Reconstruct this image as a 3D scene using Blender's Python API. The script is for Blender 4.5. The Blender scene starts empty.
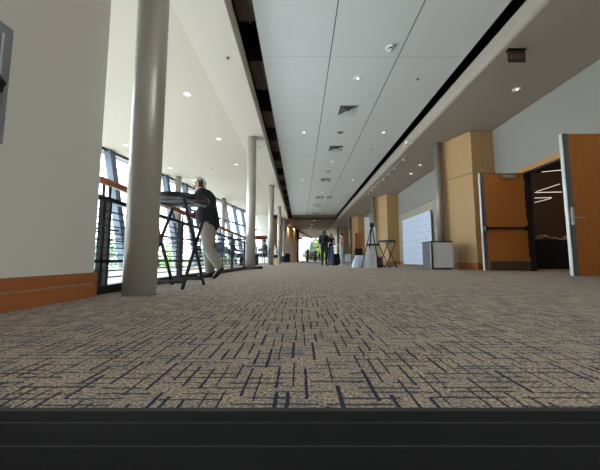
import bpy, bmesh, math, random
import numpy as np
from mathutils import Vector, Matrix
R = math.radians
random.seed(7)
C = bpy.context.scene.collection
sc = bpy.context.scene
CAMZ = 0.30
PITCH = 5.095
F = 277.0

def rayd(u, v):
    yu = 235 - v
    c, s = math.cos(R(PITCH)), math.sin(R(PITCH))
    return Vector((u - 300.3, F*c - yu*s, F*s + yu*c))
def on_z(u, v, z):
    d = rayd(u, v)
    return d*((z - CAMZ)/d.z) + Vector((0, 0, CAMZ))

# ------------------------------------------------------------------ materials
def nt(m):
    m.use_nodes = True
    return m.node_tree.nodes, m.node_tree.links
def mat(name, col, rough=0.6, metal=0.0, noise=0.0, nscale=20, stretch=(1, 1, 1), bump=0.0, emit=None, spec=0.5):
    m = bpy.data.materials.new(name)
    N, L = nt(m)
    b = N['Principled BSDF']
    b.inputs['Base Color'].default_value = (*col, 1)
    b.inputs['Roughness'].default_value = rough
    b.inputs['Metallic'].default_value = metal
    b.inputs['Specular IOR Level'].default_value = spec
    tc = N.new('ShaderNodeTexCoord')
    mp = N.new('ShaderNodeMapping'); mp.inputs['Scale'].default_value = stretch
    L.new(tc.outputs['Object'], mp.inputs['Vector'])
    nz = N.new('ShaderNodeTexNoise'); nz.inputs['Scale'].default_value = nscale; nz.inputs['Detail'].default_value = 4
    L.new(mp.outputs['Vector'], nz.inputs['Vector'])
    if noise > 0:
        mx = N.new('ShaderNodeMix'); mx.data_type = 'RGBA'
        mx.inputs['A'].default_value = (*[c*(1-noise) for c in col], 1)
        mx.inputs['B'].default_value = (*[min(1, c*(1+noise)) for c in col], 1)
        L.new(nz.outputs['Fac'], mx.inputs['Factor'])
        L.new(mx.outputs['Result'], b.inputs['Base Color'])
    if bump > 0:
        bp = N.new('ShaderNodeBump'); bp.inputs['Strength'].default_value = bump; bp.inputs['Distance'].default_value = 0.01
        L.new(nz.outputs['Fac'], bp.inputs['Height']); L.new(bp.outputs['Normal'], b.inputs['Normal'])
    if emit:
        b.inputs['Emission Color'].default_value = (*emit[0], 1); b.inputs['Emission Strength'].default_value = emit[1]
    return m

M = {}
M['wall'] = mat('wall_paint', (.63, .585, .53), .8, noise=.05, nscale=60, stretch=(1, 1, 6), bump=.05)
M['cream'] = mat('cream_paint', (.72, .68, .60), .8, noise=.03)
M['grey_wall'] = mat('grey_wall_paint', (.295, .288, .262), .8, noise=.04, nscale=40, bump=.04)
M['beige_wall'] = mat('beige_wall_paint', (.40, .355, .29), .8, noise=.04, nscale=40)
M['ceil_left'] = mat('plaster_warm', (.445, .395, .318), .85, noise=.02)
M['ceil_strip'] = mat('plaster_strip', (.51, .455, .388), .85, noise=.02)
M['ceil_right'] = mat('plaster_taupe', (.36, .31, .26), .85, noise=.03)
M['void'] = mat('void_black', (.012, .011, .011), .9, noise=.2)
M['duct'] = mat('duct_brown', (.10, .068, .058), .7, noise=.15)
M['wood'] = mat('orange_wood', (.54, .20, .045), .65, noise=.16, nscale=5, stretch=(6, 6, .7), spec=.25)
M['base'] = mat('baseboard_wood', (.33, .105, .026), .45, noise=.16, nscale=8, stretch=(.7, .7, 8))
M['maple'] = mat('maple_veneer', (.48, .30, .135), .5, noise=.12, nscale=6, stretch=(8, 8, .6), spec=.3)
M['maple_lit'] = mat('maple_veneer_lit', (.66, .42, .17), .5, noise=.25, nscale=2, stretch=(3, 3, .1), spec=.3)  # maple made lighter and more golden, lamplight put into the colour
M['maple_dark'] = mat('maple_casing', (.50, .27, .09), .5, noise=.12, nscale=6, stretch=(6, 6, 6), spec=.3)
M['brownceil'] = mat('brown_ceiling', (.17, .12, .085), .7, noise=.2, nscale=3, stretch=(8, .5, 8))  # streaked brown for the far ceiling, bulkhead and window header
M['column'] = mat('column_paint', (.47, .45, .40), .34, metal=.35, noise=.06, nscale=220, bump=.03)
M['column_shaded'] = mat('column_paint_shaded', (.27, .24, .20), .4, metal=.35, noise=.06, nscale=220)  # column paint darkened, shade on the right row put into the colour
M['black'] = mat('black_metal', (.006, .006, .007), .5, noise=.2)
M['blackplastic'] = mat('black_plastic', (.010, .010, .011), .4, noise=.2)
M['rubber'] = mat('threshold_rubber', (.012, .0125, .015), .75, noise=.3, nscale=14, stretch=(1, 30, 30), bump=.06, spec=.25)
M['rubber_b'] = mat('threshold_aluminium', (.045, .045, .05), .6, metal=.0, noise=.3, nscale=20, stretch=(1, 30, 30))
M['rail_wood'] = mat('handrail_wood', (.38, .12, .035), .4, noise=.15, nscale=9, stretch=(5, .5, 5))
M['rail_dark'] = mat('handrail_dark_wood', (.16, .03, .02), .4, noise=.15, nscale=9, stretch=(5, .5, 5))
M['steel'] = mat('brushed_steel', (.55, .56, .57), .35, metal=.8, noise=.1, nscale=40, stretch=(1, 1, 20))
M['steel_dark'] = mat('edge_steel', (.20, .205, .20), .5, metal=.3, noise=.1)
M['steel_light'] = mat('bright_edge', (.62, .63, .62), .4, metal=.3, noise=.05)
M['cabinet'] = mat('cabinet_metal', (.27, .28, .29), .38, metal=.5, noise=.08, nscale=30)
M['cabdoor'] = mat('cabinet_panel', (.24, .26, .29), .35, metal=.3, noise=.08)
M['mullion'] = mat('mullion_bluegrey', (.10, .135, .19), .5, noise=.08)
M['frame_dark'] = mat('frame_dark', (.035, .035, .04), .5, noise=.1)
M['slab'] = mat('white_slab_edge', (.78, .78, .76), .7, noise=.03)
M['tile'] = mat('lower_floor_tile', (.62, .62, .60), .5, noise=.06)
M['white'] = mat('white_board', (.80, .83, .88), .5, noise=.03)
M['banner'] = mat('banner_fabric', (.64, .73, .92), .6, noise=.03)
M['print'] = mat('banner_print', (.36, .42, .58), .6, noise=.1)
M['binlight'] = mat('bin_panel_light', (.74, .77, .80), .45, noise=.05)
M['bindark'] = mat('bin_panel_dark', (.10, .112, .12), .5, noise=.1)
M['cloth'] = mat('grey_cloth', (.50, .56, .66), .9, noise=.12, nscale=9)
M['blackcloth'] = mat('black_cloth', (.01, .01, .012), .95, noise=.2)
M['beigecloth'] = mat('beige_cloth', (.52, .38, .31), .9, noise=.15)
M['vent'] = mat('vent_metal', (.50, .51, .51), .45, noise=.04)
M['ventdark'] = mat('vent_throat', (.05, .05, .05), .8, noise=.1)
M['fixture'] = mat('fixture_white', (.75, .75, .73), .4, noise=.03)
M['reflector'] = mat('downlight_reflector', (.13, .095, .08), .45, metal=.2, noise=.05)
M['lamp'] = mat('lamp_glow', (.9, .9, .9), .4, noise=.02, emit=((1, .97, .9), 3.0))
M['strip_lamp'] = mat('strip_lamp_glow', (.8, .8, .8), .4, noise=.02, emit=((1, .9, .78), 0.3))
M['exit'] = mat('exit_face', (.055, .035, .035), .4, noise=.15, nscale=40)
M['exit_letter'] = mat('exit_letter', (.17, .13, .14), .5, noise=.1)
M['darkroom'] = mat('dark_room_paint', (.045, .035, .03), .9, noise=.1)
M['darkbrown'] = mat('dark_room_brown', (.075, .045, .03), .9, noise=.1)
M['skin'] = mat('skin', (.62, .37, .29), .55, noise=.06)
M['greyhair'] = mat('grey_hair', (.66, .62, .62), .8, noise=.2, nscale=60, stretch=(1, 1, .2), bump=.4)
M['darkhair'] = mat('dark_hair', (.018, .012, .01), .6, noise=.3, nscale=60, bump=.4)
M['blondhair'] = mat('blond_hair', (.42, .30, .17), .7, noise=.25, nscale=60, bump=.4)
M['navy'] = mat('navy_wool', (.012, .014, .022), .9, noise=.25)
M['khaki'] = mat('khaki_cotton', (.33, .30, .26), .9, noise=.1, nscale=14, bump=.3)
M['shoe'] = mat('shoe_leather', (.012, .012, .013), .45, noise=.2)
M['jeans'] = mat('blue_denim', (.09, .15, .28), .9, noise=.25)
M['ltjeans'] = mat('light_denim', (.36, .50, .56), .9, noise=.15)
M['pink'] = mat('pink_knit', (.58, .40, .38), .9, noise=.08)
M['greyblue'] = mat('greyblue_cloth', (.12, .15, .21), .9, noise=.15)
M['whitecloth'] = mat('white_cotton', (.78, .78, .78), .9, noise=.04)
M['orange'] = mat('orange_cotton', (.55, .25, .13), .9, noise=.1)
M['eye'] = mat('eye_dark', (.02, .015, .015), .3, noise=.05)
M['lip'] = mat('lip', (.42, .17, .15), .5, noise=.05)
M['sneaker'] = mat('white_sneaker', (.72, .72, .70), .6, noise=.05)
M['chairblue'] = mat('chair_fabric_blue', (.10, .13, .19), .85, noise=.15)
M['tablegrey'] = mat('table_laminate', (.40, .42, .44), .4, noise=.05)
M['redbag'] = mat('red_brown_canvas', (.20, .05, .035), .85, noise=.2)
M['bark'] = mat('bark', (.16, .12, .09), .9, noise=.3, bump=.5)
M['concrete'] = mat('plaza_concrete', (.50, .49, .47), .8, noise=.06, nscale=1.5)
M['grass'] = mat('lawn', (.15, .17, .10), .9, noise=.3, nscale=3)
M['roof'] = mat('roof_deck', (.03, .03, .03), .9, noise=.1)

def leaf_mat(name, col):
    m = mat(name, col, .7, noise=.35, nscale=1.2)
    N, L = nt(m)
    b = N['Principled BSDF']
    tr = N.new('ShaderNodeBsdfTranslucent'); tr.inputs['Color'].default_value = (*[min(1, c*1.3) for c in col], 1)
    mx = N.new('ShaderNodeMixShader'); mx.inputs['Fac'].default_value = .35
    L.new(b.outputs[0], mx.inputs[1]); L.new(tr.outputs[0], mx.inputs[2])
    L.new(mx.outputs[0], N['Material Output'].inputs['Surface'])
    return m
M['leaf'] = leaf_mat('leaf_green', (.11, .18, .06))
M['leaf_y'] = leaf_mat('leaf_yellowgreen', (.17, .20, .03))
M['leaf_b'] = leaf_mat('leaf_bluegreen', (.09, .15, .11))

def glass_mat():
    m = bpy.data.materials.new('window_glass'); N, L = nt(m)
    N.remove(N['Principled BSDF'])
    t = N.new('ShaderNodeBsdfTransparent'); t.inputs['Color'].default_value = (.93, .94, .93, 1)
    g = N.new('ShaderNodeBsdfGlossy'); g.inputs['Roughness'].default_value = .02
    lw = N.new('ShaderNodeLayerWeight'); lw.inputs['Blend'].default_value = .5
    pw = N.new('ShaderNodeMath'); pw.operation = 'POWER'; pw.inputs[1].default_value = 5; L.new(lw.outputs['Facing'], pw.inputs[0])
    fr = N.new('ShaderNodeMath'); fr.operation = 'MULTIPLY_ADD'; fr.inputs[1].default_value = .6; fr.inputs[2].default_value = .04; L.new(pw.outputs[0], fr.inputs[0])
    mx = N.new('ShaderNodeMixShader')
    L.new(fr.outputs[0], mx.inputs[0]); L.new(t.outputs[0], mx.inputs[1]); L.new(g.outputs[0], mx.inputs[2])
    L.new(mx.outputs[0], N['Material Output'].inputs['Surface'])
    return m
M['glass'] = glass_mat()

def panel_mat():
    # grey ceiling cloud: dark joint lines every square panel
    m = bpy.data.materials.new('ceiling_panels'); N, L = nt(m)
    b = N['Principled BSDF']; b.inputs['Roughness'].default_value = .6
    g = N.new('ShaderNodeNewGeometry'); sp = N.new('ShaderNodeSeparateXYZ'); L.new(g.outputs['Position'], sp.inputs[0])
    def mth(op, a, b_=None, c=None):
        n = N.new('ShaderNodeMath'); n.operation = op
        for i, x in enumerate((a, b_, c)):
            if x is None: continue
            if isinstance(x, (int, float)): n.inputs[i].default_value = x
            else: L.new(x, n.inputs[i])
        return n.outputs[0]
    def line(co, off, pitch, w):
        t = mth('FRACT', mth('DIVIDE', mth('SUBTRACT', co, off), pitch))
        d = mth('MULTIPLY', mth('MINIMUM', t, mth('SUBTRACT', 1.0, t)), pitch)
        return mth('LESS_THAN', d, w)
    lx = line(sp.outputs['X'], -.8345, 1.4965, .011)
    ly = line(sp.outputs['Y'], 5.72, 1.475, .0045)
    nz = N.new('ShaderNodeTexNoise'); nz.inputs['Scale'].default_value = 120; L.new(g.outputs['Position'], nz.inputs['Vector'])
    nz2 = N.new('ShaderNodeTexNoise'); nz2.inputs['Scale'].default_value = .7; L.new(g.outputs['Position'], nz2.inputs['Vector'])
    c1 = N.new('ShaderNodeMix'); c1.data_type = 'RGBA'
    c1.inputs['A'].default_value = (.585, .60, .59, 1); c1.inputs['B'].default_value = (.65, .665, .65, 1)
    L.new(mth('MULTIPLY_ADD', nz.outputs['Fac'], .5, mth('MULTIPLY', nz2.outputs['Fac'], .5)), c1.inputs['Factor'])
    c2 = N.new('ShaderNodeMix'); c2.data_type = 'RGBA'; c2.inputs['B'].default_value = (.36, .37, .37, 1)
    L.new(c1.outputs['Result'], c2.inputs['A']); L.new(ly, c2.inputs['Factor'])
    c3 = N.new('ShaderNodeMix'); c3.data_type = 'RGBA'; c3.inputs['B'].default_value = (.10, .10, .10, 1)
    L.new(c2.outputs['Result'], c3.inputs['A']); L.new(lx, c3.inputs['Factor'])
    L.new(c3.outputs['Result'], b.inputs['Base Color'])
    return m
M['panels'] = panel_mat()

def carpet_mat():
    m = bpy.data.materials.new('dashed_carpet'); N, L = nt(m)
    b = N['Principled BSDF']; b.inputs['Roughness'].default_value = .95; b.inputs['Specular IOR Level'].default_value = .15
    g = N.new('ShaderNodeNewGeometry')
    wob = N.new('ShaderNodeTexNoise'); wob.inputs['Scale'].default_value = 55; wob.inputs['Detail'].default_value = 2
    L.new(g.outputs['Position'], wob.inputs['Vector'])
    va = N.new('ShaderNodeVectorMath'); va.operation = 'MULTIPLY_ADD'
    va.inputs[1].default_value = (.006, .010, 0)
    L.new(wob.outputs['Color'], va.inputs[0]); L.new(g.outputs['Position'], va.inputs[2])
    sp = N.new('ShaderNodeSeparateXYZ'); L.new(va.outputs[0], sp.inputs[0])
    def mth(op, a, b_=None, c=None):
        n = N.new('ShaderNodeMath'); n.operation = op
        for i, x in enumerate((a, b_, c)):
            if x is None: continue
            if isinstance(x, (int, float)): n.inputs[i].default_value = x
            else: L.new(x, n.inputs[i])
        return n.outputs[0]
    def rnd(a, b_, seed):
        cx = N.new('ShaderNodeCombineXYZ'); L.new(a, cx.inputs[0])
        if b_ is not None: L.new(b_, cx.inputs[1])
        cx.inputs[2].default_value = seed
        w = N.new('ShaderNodeTexWhiteNoise'); w.noise_dimensions = '3D'; L.new(cx.outputs[0], w.inputs['Vector'])
        return w.outputs['Value']
    def dash(a, al, pitch, length, width, seed, keep):
        q = mth('DIVIDE', a, pitch); ci = mth('FLOOR', q); fa = mth('FRACT', q)
        bb = mth('MULTIPLY_ADD', rnd(ci, None, seed), 17.0, mth('DIVIDE', al, length))
        k = mth('FLOOR', bb); fb = mth('FRACT', bb)
        pres = mth('LESS_THAN', rnd(ci, k, seed+1.3), keep)
        pos = mth('MULTIPLY_ADD', rnd(ci, k, seed+2.7), .5, .25)
        end = mth('MULTIPLY_ADD', rnd(ci, k, seed+4.1), .45, .52)
        inl = mth('MULTIPLY', mth('GREATER_THAN', fb, .04), mth('LESS_THAN', fb, end))
        hw = mth('MULTIPLY_ADD', rnd(ci, k, seed+5.9), width*.5, width*.35)
        d = mth('MULTIPLY', mth('ABSOLUTE', mth('SUBTRACT', fa, pos)), pitch)
        return mth('MULTIPLY', mth('MULTIPLY', pres, inl), mth('LESS_THAN', d, hw))
    dy = dash(sp.outputs['X'], sp.outputs['Y'], .037, .185, .0056, 1.0, .90)
    dx = dash(sp.outputs['Y'], sp.outputs['X'], .027, .20, .0050, 11.0, .85)
    d = mth('MAXIMUM', mth('MULTIPLY', dy, .93), mth('MULTIPLY', dx, .82))
    mp = N.new('ShaderNodeMapping'); mp.inputs['Scale'].default_value = (120, 220, 1); L.new(g.outputs['Position'], mp.inputs['Vector'])
    n1 = N.new('ShaderNodeTexNoise'); n1.inputs['Scale'].default_value = 1; n1.inputs['Detail'].default_value = 3; L.new(mp.outputs[0], n1.inputs['Vector'])
    n2 = N.new('ShaderNodeTexNoise'); n2.inputs['Scale'].default_value = 9; L.new(g.outputs['Position'], n2.inputs['Vector'])
    r = N.new('ShaderNodeValToRGB')
    r.color_ramp.elements[0].position = .36; r.color_ramp.elements[0].color = (.21, .163, .124, 1)
    r.color_ramp.elements[1].position = .66; r.color_ramp.elements[1].color = (.95, .81, .665, 1)
    L.new(n1.outputs['Fac'], r.inputs[0])
    t = N.new('ShaderNodeMix'); t.data_type = 'RGBA'; t.blend_type = 'MULTIPLY'; t.inputs['Factor'].default_value = 1
    r2 = N.new('ShaderNodeValToRGB'); r2.color_ramp.elements[0].color = (.78, .82, .90, 1); r2.color_ramp.elements[1].color = (1, .97, .93, 1)
    r2.color_ramp.elements[0].position = .35; r2.color_ramp.elements[1].position = .6
    L.new(n2.outputs['Fac'], r2.inputs[0]); L.new(r.outputs[0], t.inputs['A']); L.new(r2.outputs[0], t.inputs['B'])
    c = N.new('ShaderNodeMix'); c.data_type = 'RGBA'; c.inputs['B'].default_value = (.022, .036, .085, 1)
    L.new(t.outputs['Result'], c.inputs['A']); L.new(d, c.inputs['Factor'])
    L.new(c.outputs['Result'], b.inputs['Base Color'])
    bp = N.new('ShaderNodeBump'); bp.inputs['Strength'].default_value = .5; bp.inputs['Distance'].default_value = .004
    L.new(n1.outputs['Fac'], bp.inputs['Height']); L.new(bp.outputs['Normal'], b.inputs['Normal'])
    return m
M['carpet'] = carpet_mat()

# ------------------------------------------------------------------ mesh helpers
class MB:
    def __init__(s): s.bm = bmesh.new(); s.mats = []; s.cur = 0
    def use(s, m):
        if m not in s.mats: s.mats.append(m)
        s.cur = s.mats.index(m); return s
    def _fin(s, faces, smooth=False):
        for f in faces: f.material_index = s.cur; f.smooth = smooth
    def box(s, x0, x1, y0, y1, z0, z1, mtx=None, bev=0):
        pts = [(x0,y0,z0),(x1,y0,z0),(x1,y1,z0),(x0,y1,z0),(x0,y0,z1),(x1,y0,z1),(x1,y1,z1),(x0,y1,z1)]
        vs = [s.bm.verts.new((mtx @ Vector(p)) if mtx else p) for p in pts]
        fs = [s.bm.faces.new([vs[i] for i in q]) for q in ((3,2,1,0),(4,5,6,7),(0,1,5,4),(1,2,6,5),(2,3,7,6),(3,0,4,7))]
        s._fin(fs)
        if bev:
            es = list({e for f in fs for e in f.edges})
            r = bmesh.ops.bevel(s.bm, geom=es, offset=bev, segments=2, affect='EDGES', profile=.5)
            s._fin(r['faces'])
        return s
    def prism(s, pts, z0, z1):
        lo = [s.bm.verts.new((p[0], p[1], z0)) for p in pts]; hi = [s.bm.verts.new((p[0], p[1], z1)) for p in pts]
        n = len(pts); fs = [s.bm.faces.new(lo[::-1]), s.bm.faces.new(hi)]
        for i in range(n): fs.append(s.bm.faces.new([lo[i], lo[(i+1) % n], hi[(i+1) % n], hi[i]]))
        s._fin(fs); return s
    def extr_y(s, prof, y0, y1, smooth=False):
        a = [s.bm.verts.new((p[0], y0, p[1])) for p in prof]; b = [s.bm.verts.new((p[0], y1, p[1])) for p in prof]
        n = len(prof); fs = [s.bm.faces.new(a), s.bm.faces.new(b[::-1])]
        for i in range(n): fs.append(s.bm.faces.new([a[i], b[i], b[(i+1) % n], a[(i+1) % n]]))
        s._fin(fs); return s
    def bar(s, a, b, w, h=None, up=(0, 0, 1)):
        # rectangular bar from a to b
        a, b = Vector(a), Vector(b); h = h or w
        d = (b-a); l = d.length; d.normalize(); upv = Vector(up)
        if abs(d.dot(upv)) > .98: upv = Vector((0, 1, 0))
        x = d.cross(upv).normalized(); z = x.cross(d)
        m = Matrix.Translation(a) @ Matrix((x, d, z)).transposed().to_4x4()
        return s.box(-w/2, w/2, 0, l, -h/2, h/2, m)
    def tube(s, pts, r, seg=10, rb=None):
        pts = [Vector(p) for p in pts]; n = len(pts); rings = []
        for i, p in enumerate(pts):
            d = (pts[min(i+1, n-1)] - pts[max(i-1, 0)]).normalized()
            ref = Vector((0, 0, 1)) if abs(d.z) < .95 else Vector((0, 1, 0))
            x = d.cross(ref).normalized(); z = x.cross(d)
            rr = r if rb is None else r + (rb-r)*i/(n-1)
            rings.append([s.bm.verts.new(p + (x*math.cos(2*math.pi*k/seg) + z*math.sin(2*math.pi*k/seg))*rr) for k in range(seg)])
        fs = []
        for i in range(n-1):
            for k in range(seg):
                fs.append(s.bm.faces.new([rings[i][k], rings[i][(k+1) % seg], rings[i+1][(k+1) % seg], rings[i+1][k]]))
        s._fin(fs, True)
        caps = [s.bm.faces.new(rings[0][::-1]), s.bm.faces.new(rings[-1])]; s._fin(caps); return s
    def lathe(s, prof, c=(0, 0, 0), seg=32, smooth=True):
        c = Vector(c); rings = []
        for r, z in prof:
            if r < 1e-6: rings.append([s.bm.verts.new(c+Vector((0, 0, z)))])
            else: rings.append([s.bm.verts.new(c+Vector((r*math.cos(2*math.pi*k/seg), r*math.sin(2*math.pi*k/seg), z))) for k in range(seg)])
        fs = []
        for a, b in zip(rings, rings[1:]):
            for k in range(seg):
                j = (k+1) % seg
                if len(a) == 1 and len(b) == 1: continue
                if len(a) == 1: fs.append(s.bm.faces.new([a[0], b[j], b[k]]))
                elif len(b) == 1: fs.append(s.bm.faces.new([a[k], a[j], b[0]]))
                else: fs.append(s.bm.faces.new([a[k], a[j], b[j], b[k]]))
        s._fin(fs, smooth)
        if len(rings[0]) > 1: s._fin([s.bm.faces.new(rings[0][::-1])])
        if len(rings[-1]) > 1: s._fin([s.bm.faces.new(rings[-1])])
        return s
    def ell(s, c, r, mtx=None, sub=2):
        m = Matrix.Translation(Vector(c)) @ (mtx.to_4x4() if mtx else Matrix()) @ Matrix.Diagonal((*r, 1))
        n = bmesh.ops.create_icosphere(s.bm, subdivisions=sub, radius=1, matrix=m)
        s._fin({f for v in n['verts'] for f in v.link_faces}, True); return s
    def build(s, name, m=None, parent=None, bevel=0, recalc=True):
        if recalc: bmesh.ops.recalc_face_normals(s.bm, faces=s.bm.faces)
        me = bpy.data.meshes.new(name); s.bm.to_mesh(me); s.bm.free()
        if s.mats:
            for x in s.mats: me.materials.append(M[x])
        else: me.materials.append(M[m])
        o = bpy.data.objects.new(name, me); C.objects.link(o)
        if parent: o.parent = parent
        if bevel:
            b = o.modifiers.new('bevel', 'BEVEL'); b.width = bevel; b.segments = 2; b.limit_method = 'ANGLE'
        return o

def tag(o, label, cat, group=None, kind=None):
    o['label'] = label; o['category'] = cat
    if group: o['group'] = group
    if kind: o['kind'] = kind
    return o
def struct(o, label=None, cat=None):
    o['kind'] = 'structure'
    if label: o['label'] = label
    if cat: o['category'] = cat
    return o
def thing(name, label, cat, loc=(0, 0, 0), rz=0, group=None):
    o = bpy.data.objects.new(name, None); C.objects.link(o); o.empty_display_size = .1
    o.location = loc; o.rotation_euler = (0, 0, rz)
    return tag(o, label, cat, group)
def dup(root, loc, rz=None, label=None):
    r = root.copy(); C.objects.link(r); r.location = loc
    if rz is not None: r.rotation_euler = (0, 0, rz)
    if label: r['label'] = label
    for ch in list(root.children):
        c = ch.copy(); C.objects.link(c); c.parent = r
        for g in list(ch.children):
            d = g.copy(); C.objects.link(d); d.parent = c
    return r

# ------------------------------------------------------------------ room shell
ZS = 4.35; ZL = 4.43; ZP = 4.75; XW = 6.08; YE = 50.0
RX = -1.75; YL = 9.3
def xf(y, z=ZL):            # leaning window wall on the left
    return -7.3 + .1937*(y - 9.88) + .19*(ZL - z)
def xw(y): return -1.575 + .195*(y - 31.6)   # wood wall further on

fl = MB()
fl.prism([(RX, -8), (XW+9, -8), (XW+9, 51), (RX, 51)], -.30, 0)
struct(fl.build('floor', 'carpet'), 'brown carpet with dark blue broken dashes', 'floor')
fl = MB(); fl.prism([(xf(YL, 0)+.02, YL), (RX, YL), (RX, 25.6), (xf(25.6, 0)+.02, 25.6)], -.30, 0)
struct(fl.build('floor', 'carpet'), 'carpeted floor of the seating area by the leaning windows', 'floor')
m = MB(); m.box(xf(YL, -.2)+.05, RX, YL-.06, YL, -.55, 0)
struct(m.build('trim_1', 'slab'), 'white edge of the floor slab beyond the railing', 'trim')
m = MB(); m.box(-14, RX, -8, 30, -4.75, -4.5)
struct(m.build('floor', 'tile'), 'pale floor of the lower level', 'floor')
m = MB(); m.box(RX, RX+.2, -8, 30, -4.5, -.30)
struct(m.build('wall_lower', 'cream'), 'wall of the lower level under the railing', 'wall')

# threshold strips in front of the camera
m = MB()
m.use('rubber_b').box(-3.2, 3.6, .562, .583, 0, .006)
m.use('rubber').box(-3.2, 3.6, .520, .562, 0, .010)
m.use('rubber_b').box(-3.2, 3.6, .512, .520, 0, .013)
m.use('rubber').box(-3.2, 3.6, .450, .512, 0, .016)
m.use('rubber_b').box(-3.2, 3.6, .444, .450, 0, .018)
m.use('rubber').box(-3.2, 3.6, .10, .444, 0, .020)
tag(m.build('door_threshold', None, bevel=.002), 'black ribbed door threshold strip along the front edge of the carpet', 'threshold')

# ceilings
m = MB(); yl = 25.4
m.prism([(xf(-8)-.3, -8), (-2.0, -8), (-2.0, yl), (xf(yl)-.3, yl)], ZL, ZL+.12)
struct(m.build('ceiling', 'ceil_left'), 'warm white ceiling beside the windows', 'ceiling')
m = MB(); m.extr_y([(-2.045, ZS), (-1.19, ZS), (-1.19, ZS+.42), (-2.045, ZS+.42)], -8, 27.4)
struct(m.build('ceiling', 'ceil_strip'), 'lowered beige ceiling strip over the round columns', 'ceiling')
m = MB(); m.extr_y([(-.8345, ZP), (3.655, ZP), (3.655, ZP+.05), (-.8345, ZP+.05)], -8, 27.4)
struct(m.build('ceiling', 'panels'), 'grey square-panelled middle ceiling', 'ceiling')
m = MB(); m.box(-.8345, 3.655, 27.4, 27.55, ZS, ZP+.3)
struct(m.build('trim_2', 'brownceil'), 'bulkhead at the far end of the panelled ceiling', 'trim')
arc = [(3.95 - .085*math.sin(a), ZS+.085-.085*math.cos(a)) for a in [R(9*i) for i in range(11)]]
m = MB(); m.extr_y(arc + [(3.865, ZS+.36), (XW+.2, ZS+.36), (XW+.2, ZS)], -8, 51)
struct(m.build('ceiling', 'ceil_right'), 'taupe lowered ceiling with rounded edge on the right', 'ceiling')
m = MB(); m.prism([(-5, 27.4), (3.655, 27.4), (3.655, 51), (-5, 51)], ZS, ZS+.1)
struct(m.build('ceiling', 'brownceil'), 'brown ceiling at the far end of the corridor', 'ceiling')
m = MB(); m.prism([(xf(-8.2)-.6, -8.2), (6.4, -8.2), (6.4, 2), (17, 2), (17, 52), (xw(52)-.5, 52), (xw(25.9)-.5, 25.9), (xf(25.9)-.6, 25.9)], 6.2, 6.4)
struct(m.build('roof', 'roof'), 'roof above the ceiling void', 'roof')
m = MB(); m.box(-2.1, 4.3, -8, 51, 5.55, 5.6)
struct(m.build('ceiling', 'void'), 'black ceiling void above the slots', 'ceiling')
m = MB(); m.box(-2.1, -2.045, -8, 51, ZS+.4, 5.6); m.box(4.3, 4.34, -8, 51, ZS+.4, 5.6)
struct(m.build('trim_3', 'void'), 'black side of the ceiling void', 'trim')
# brown ducts that cross the left slot
for i in range(13):
    y = 6.10 + 2.17*i - 4.34
    m = MB(); m.box(-1.188, -.72, y, y+1.07, 4.92, 5.3); m.box(-.99, -.955, y-.02, y+1.09, 4.89, 4.93)
    tag(m.build('duct', 'duct'), ['brown duct box in the ceiling slot, nearest of the row above the columns',
        'brown duct box across the ceiling slot, one of the row further back'][0 if i == 1 else 1] if i < 2 else 'brown duct box across the ceiling slot, one of the row further back',
        'duct', 'brown ducts in the left ceiling slot')

# walls
m = MB(); m.box(RX-.22, RX+.05, -8, 2.30, -.3, ZL)
struct(m.build('wall_left', 'wall'), 'near left wall in pale beige', 'wall')
m = MB(); m.box(RX+.05, RX+.072, -8, 2.32, 0, .105); m.box(RX+.05, RX+.068, -8, 2.32, .111, .195); m.box(RX-.22, RX+.06, 2.30, 2.32, 0, .195)
struct(m.build('baseboard_left', 'base', bevel=.004), 'orange wood baseboard on the near left wall', 'baseboard')
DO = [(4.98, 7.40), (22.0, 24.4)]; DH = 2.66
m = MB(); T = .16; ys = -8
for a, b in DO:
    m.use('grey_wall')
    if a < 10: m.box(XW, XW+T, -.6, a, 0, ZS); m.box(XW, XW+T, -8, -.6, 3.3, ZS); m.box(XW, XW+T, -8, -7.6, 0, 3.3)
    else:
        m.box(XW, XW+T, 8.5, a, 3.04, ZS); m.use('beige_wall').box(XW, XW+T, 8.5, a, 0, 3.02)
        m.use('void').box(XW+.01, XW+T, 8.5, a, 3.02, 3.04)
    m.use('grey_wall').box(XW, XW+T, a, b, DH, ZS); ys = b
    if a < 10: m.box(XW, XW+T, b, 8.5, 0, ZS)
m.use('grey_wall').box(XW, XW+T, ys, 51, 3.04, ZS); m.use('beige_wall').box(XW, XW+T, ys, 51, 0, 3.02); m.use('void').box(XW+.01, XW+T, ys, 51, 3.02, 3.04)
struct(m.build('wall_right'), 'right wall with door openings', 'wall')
m = MB(); m.box(XW-.02, XW, -.6, DO[0][0]-.1, 0, .2); m.box(XW-.02, XW, DO[0][1]+.1, 8.43, 0, .2); m.box(XW-.02, XW, 9.7, 16.9, 0, .2); m.box(XW-.02, XW, 18.2, 21.9, 0, .2); m.box(XW-.02, XW, 26.7, 33.9, 0, .2)
struct(m.build('baseboard_right', 'base'), 'orange wood baseboard on the right wall', 'baseboard')
# door casings
for i, (a, b) in enumerate(DO):
    m = MB()
    m.use('maple_dark').box(XW-.03, XW+T, a-.1, b+.1, DH, DH+.13)
    m.use('maple_dark').box(XW-.03, XW, a-.1, a, 0, DH); m.use('maple_dark').box(XW-.03, XW, b, b+.1, 0, DH)
    m.use('frame_dark').box(XW, XW+T+.03, a-.001, a+.035, 0, DH); m.box(XW, XW+T+.03, b-.035, b+.001, 0, DH); m.box(XW, XW+T+.03, a, b, DH-.035, DH+.001)
    struct(m.build('trim_%d' % (4+i)), ['wood casing of the near double doorway', 'wood casing of the further double doorway'][i], 'door frame')
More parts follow.
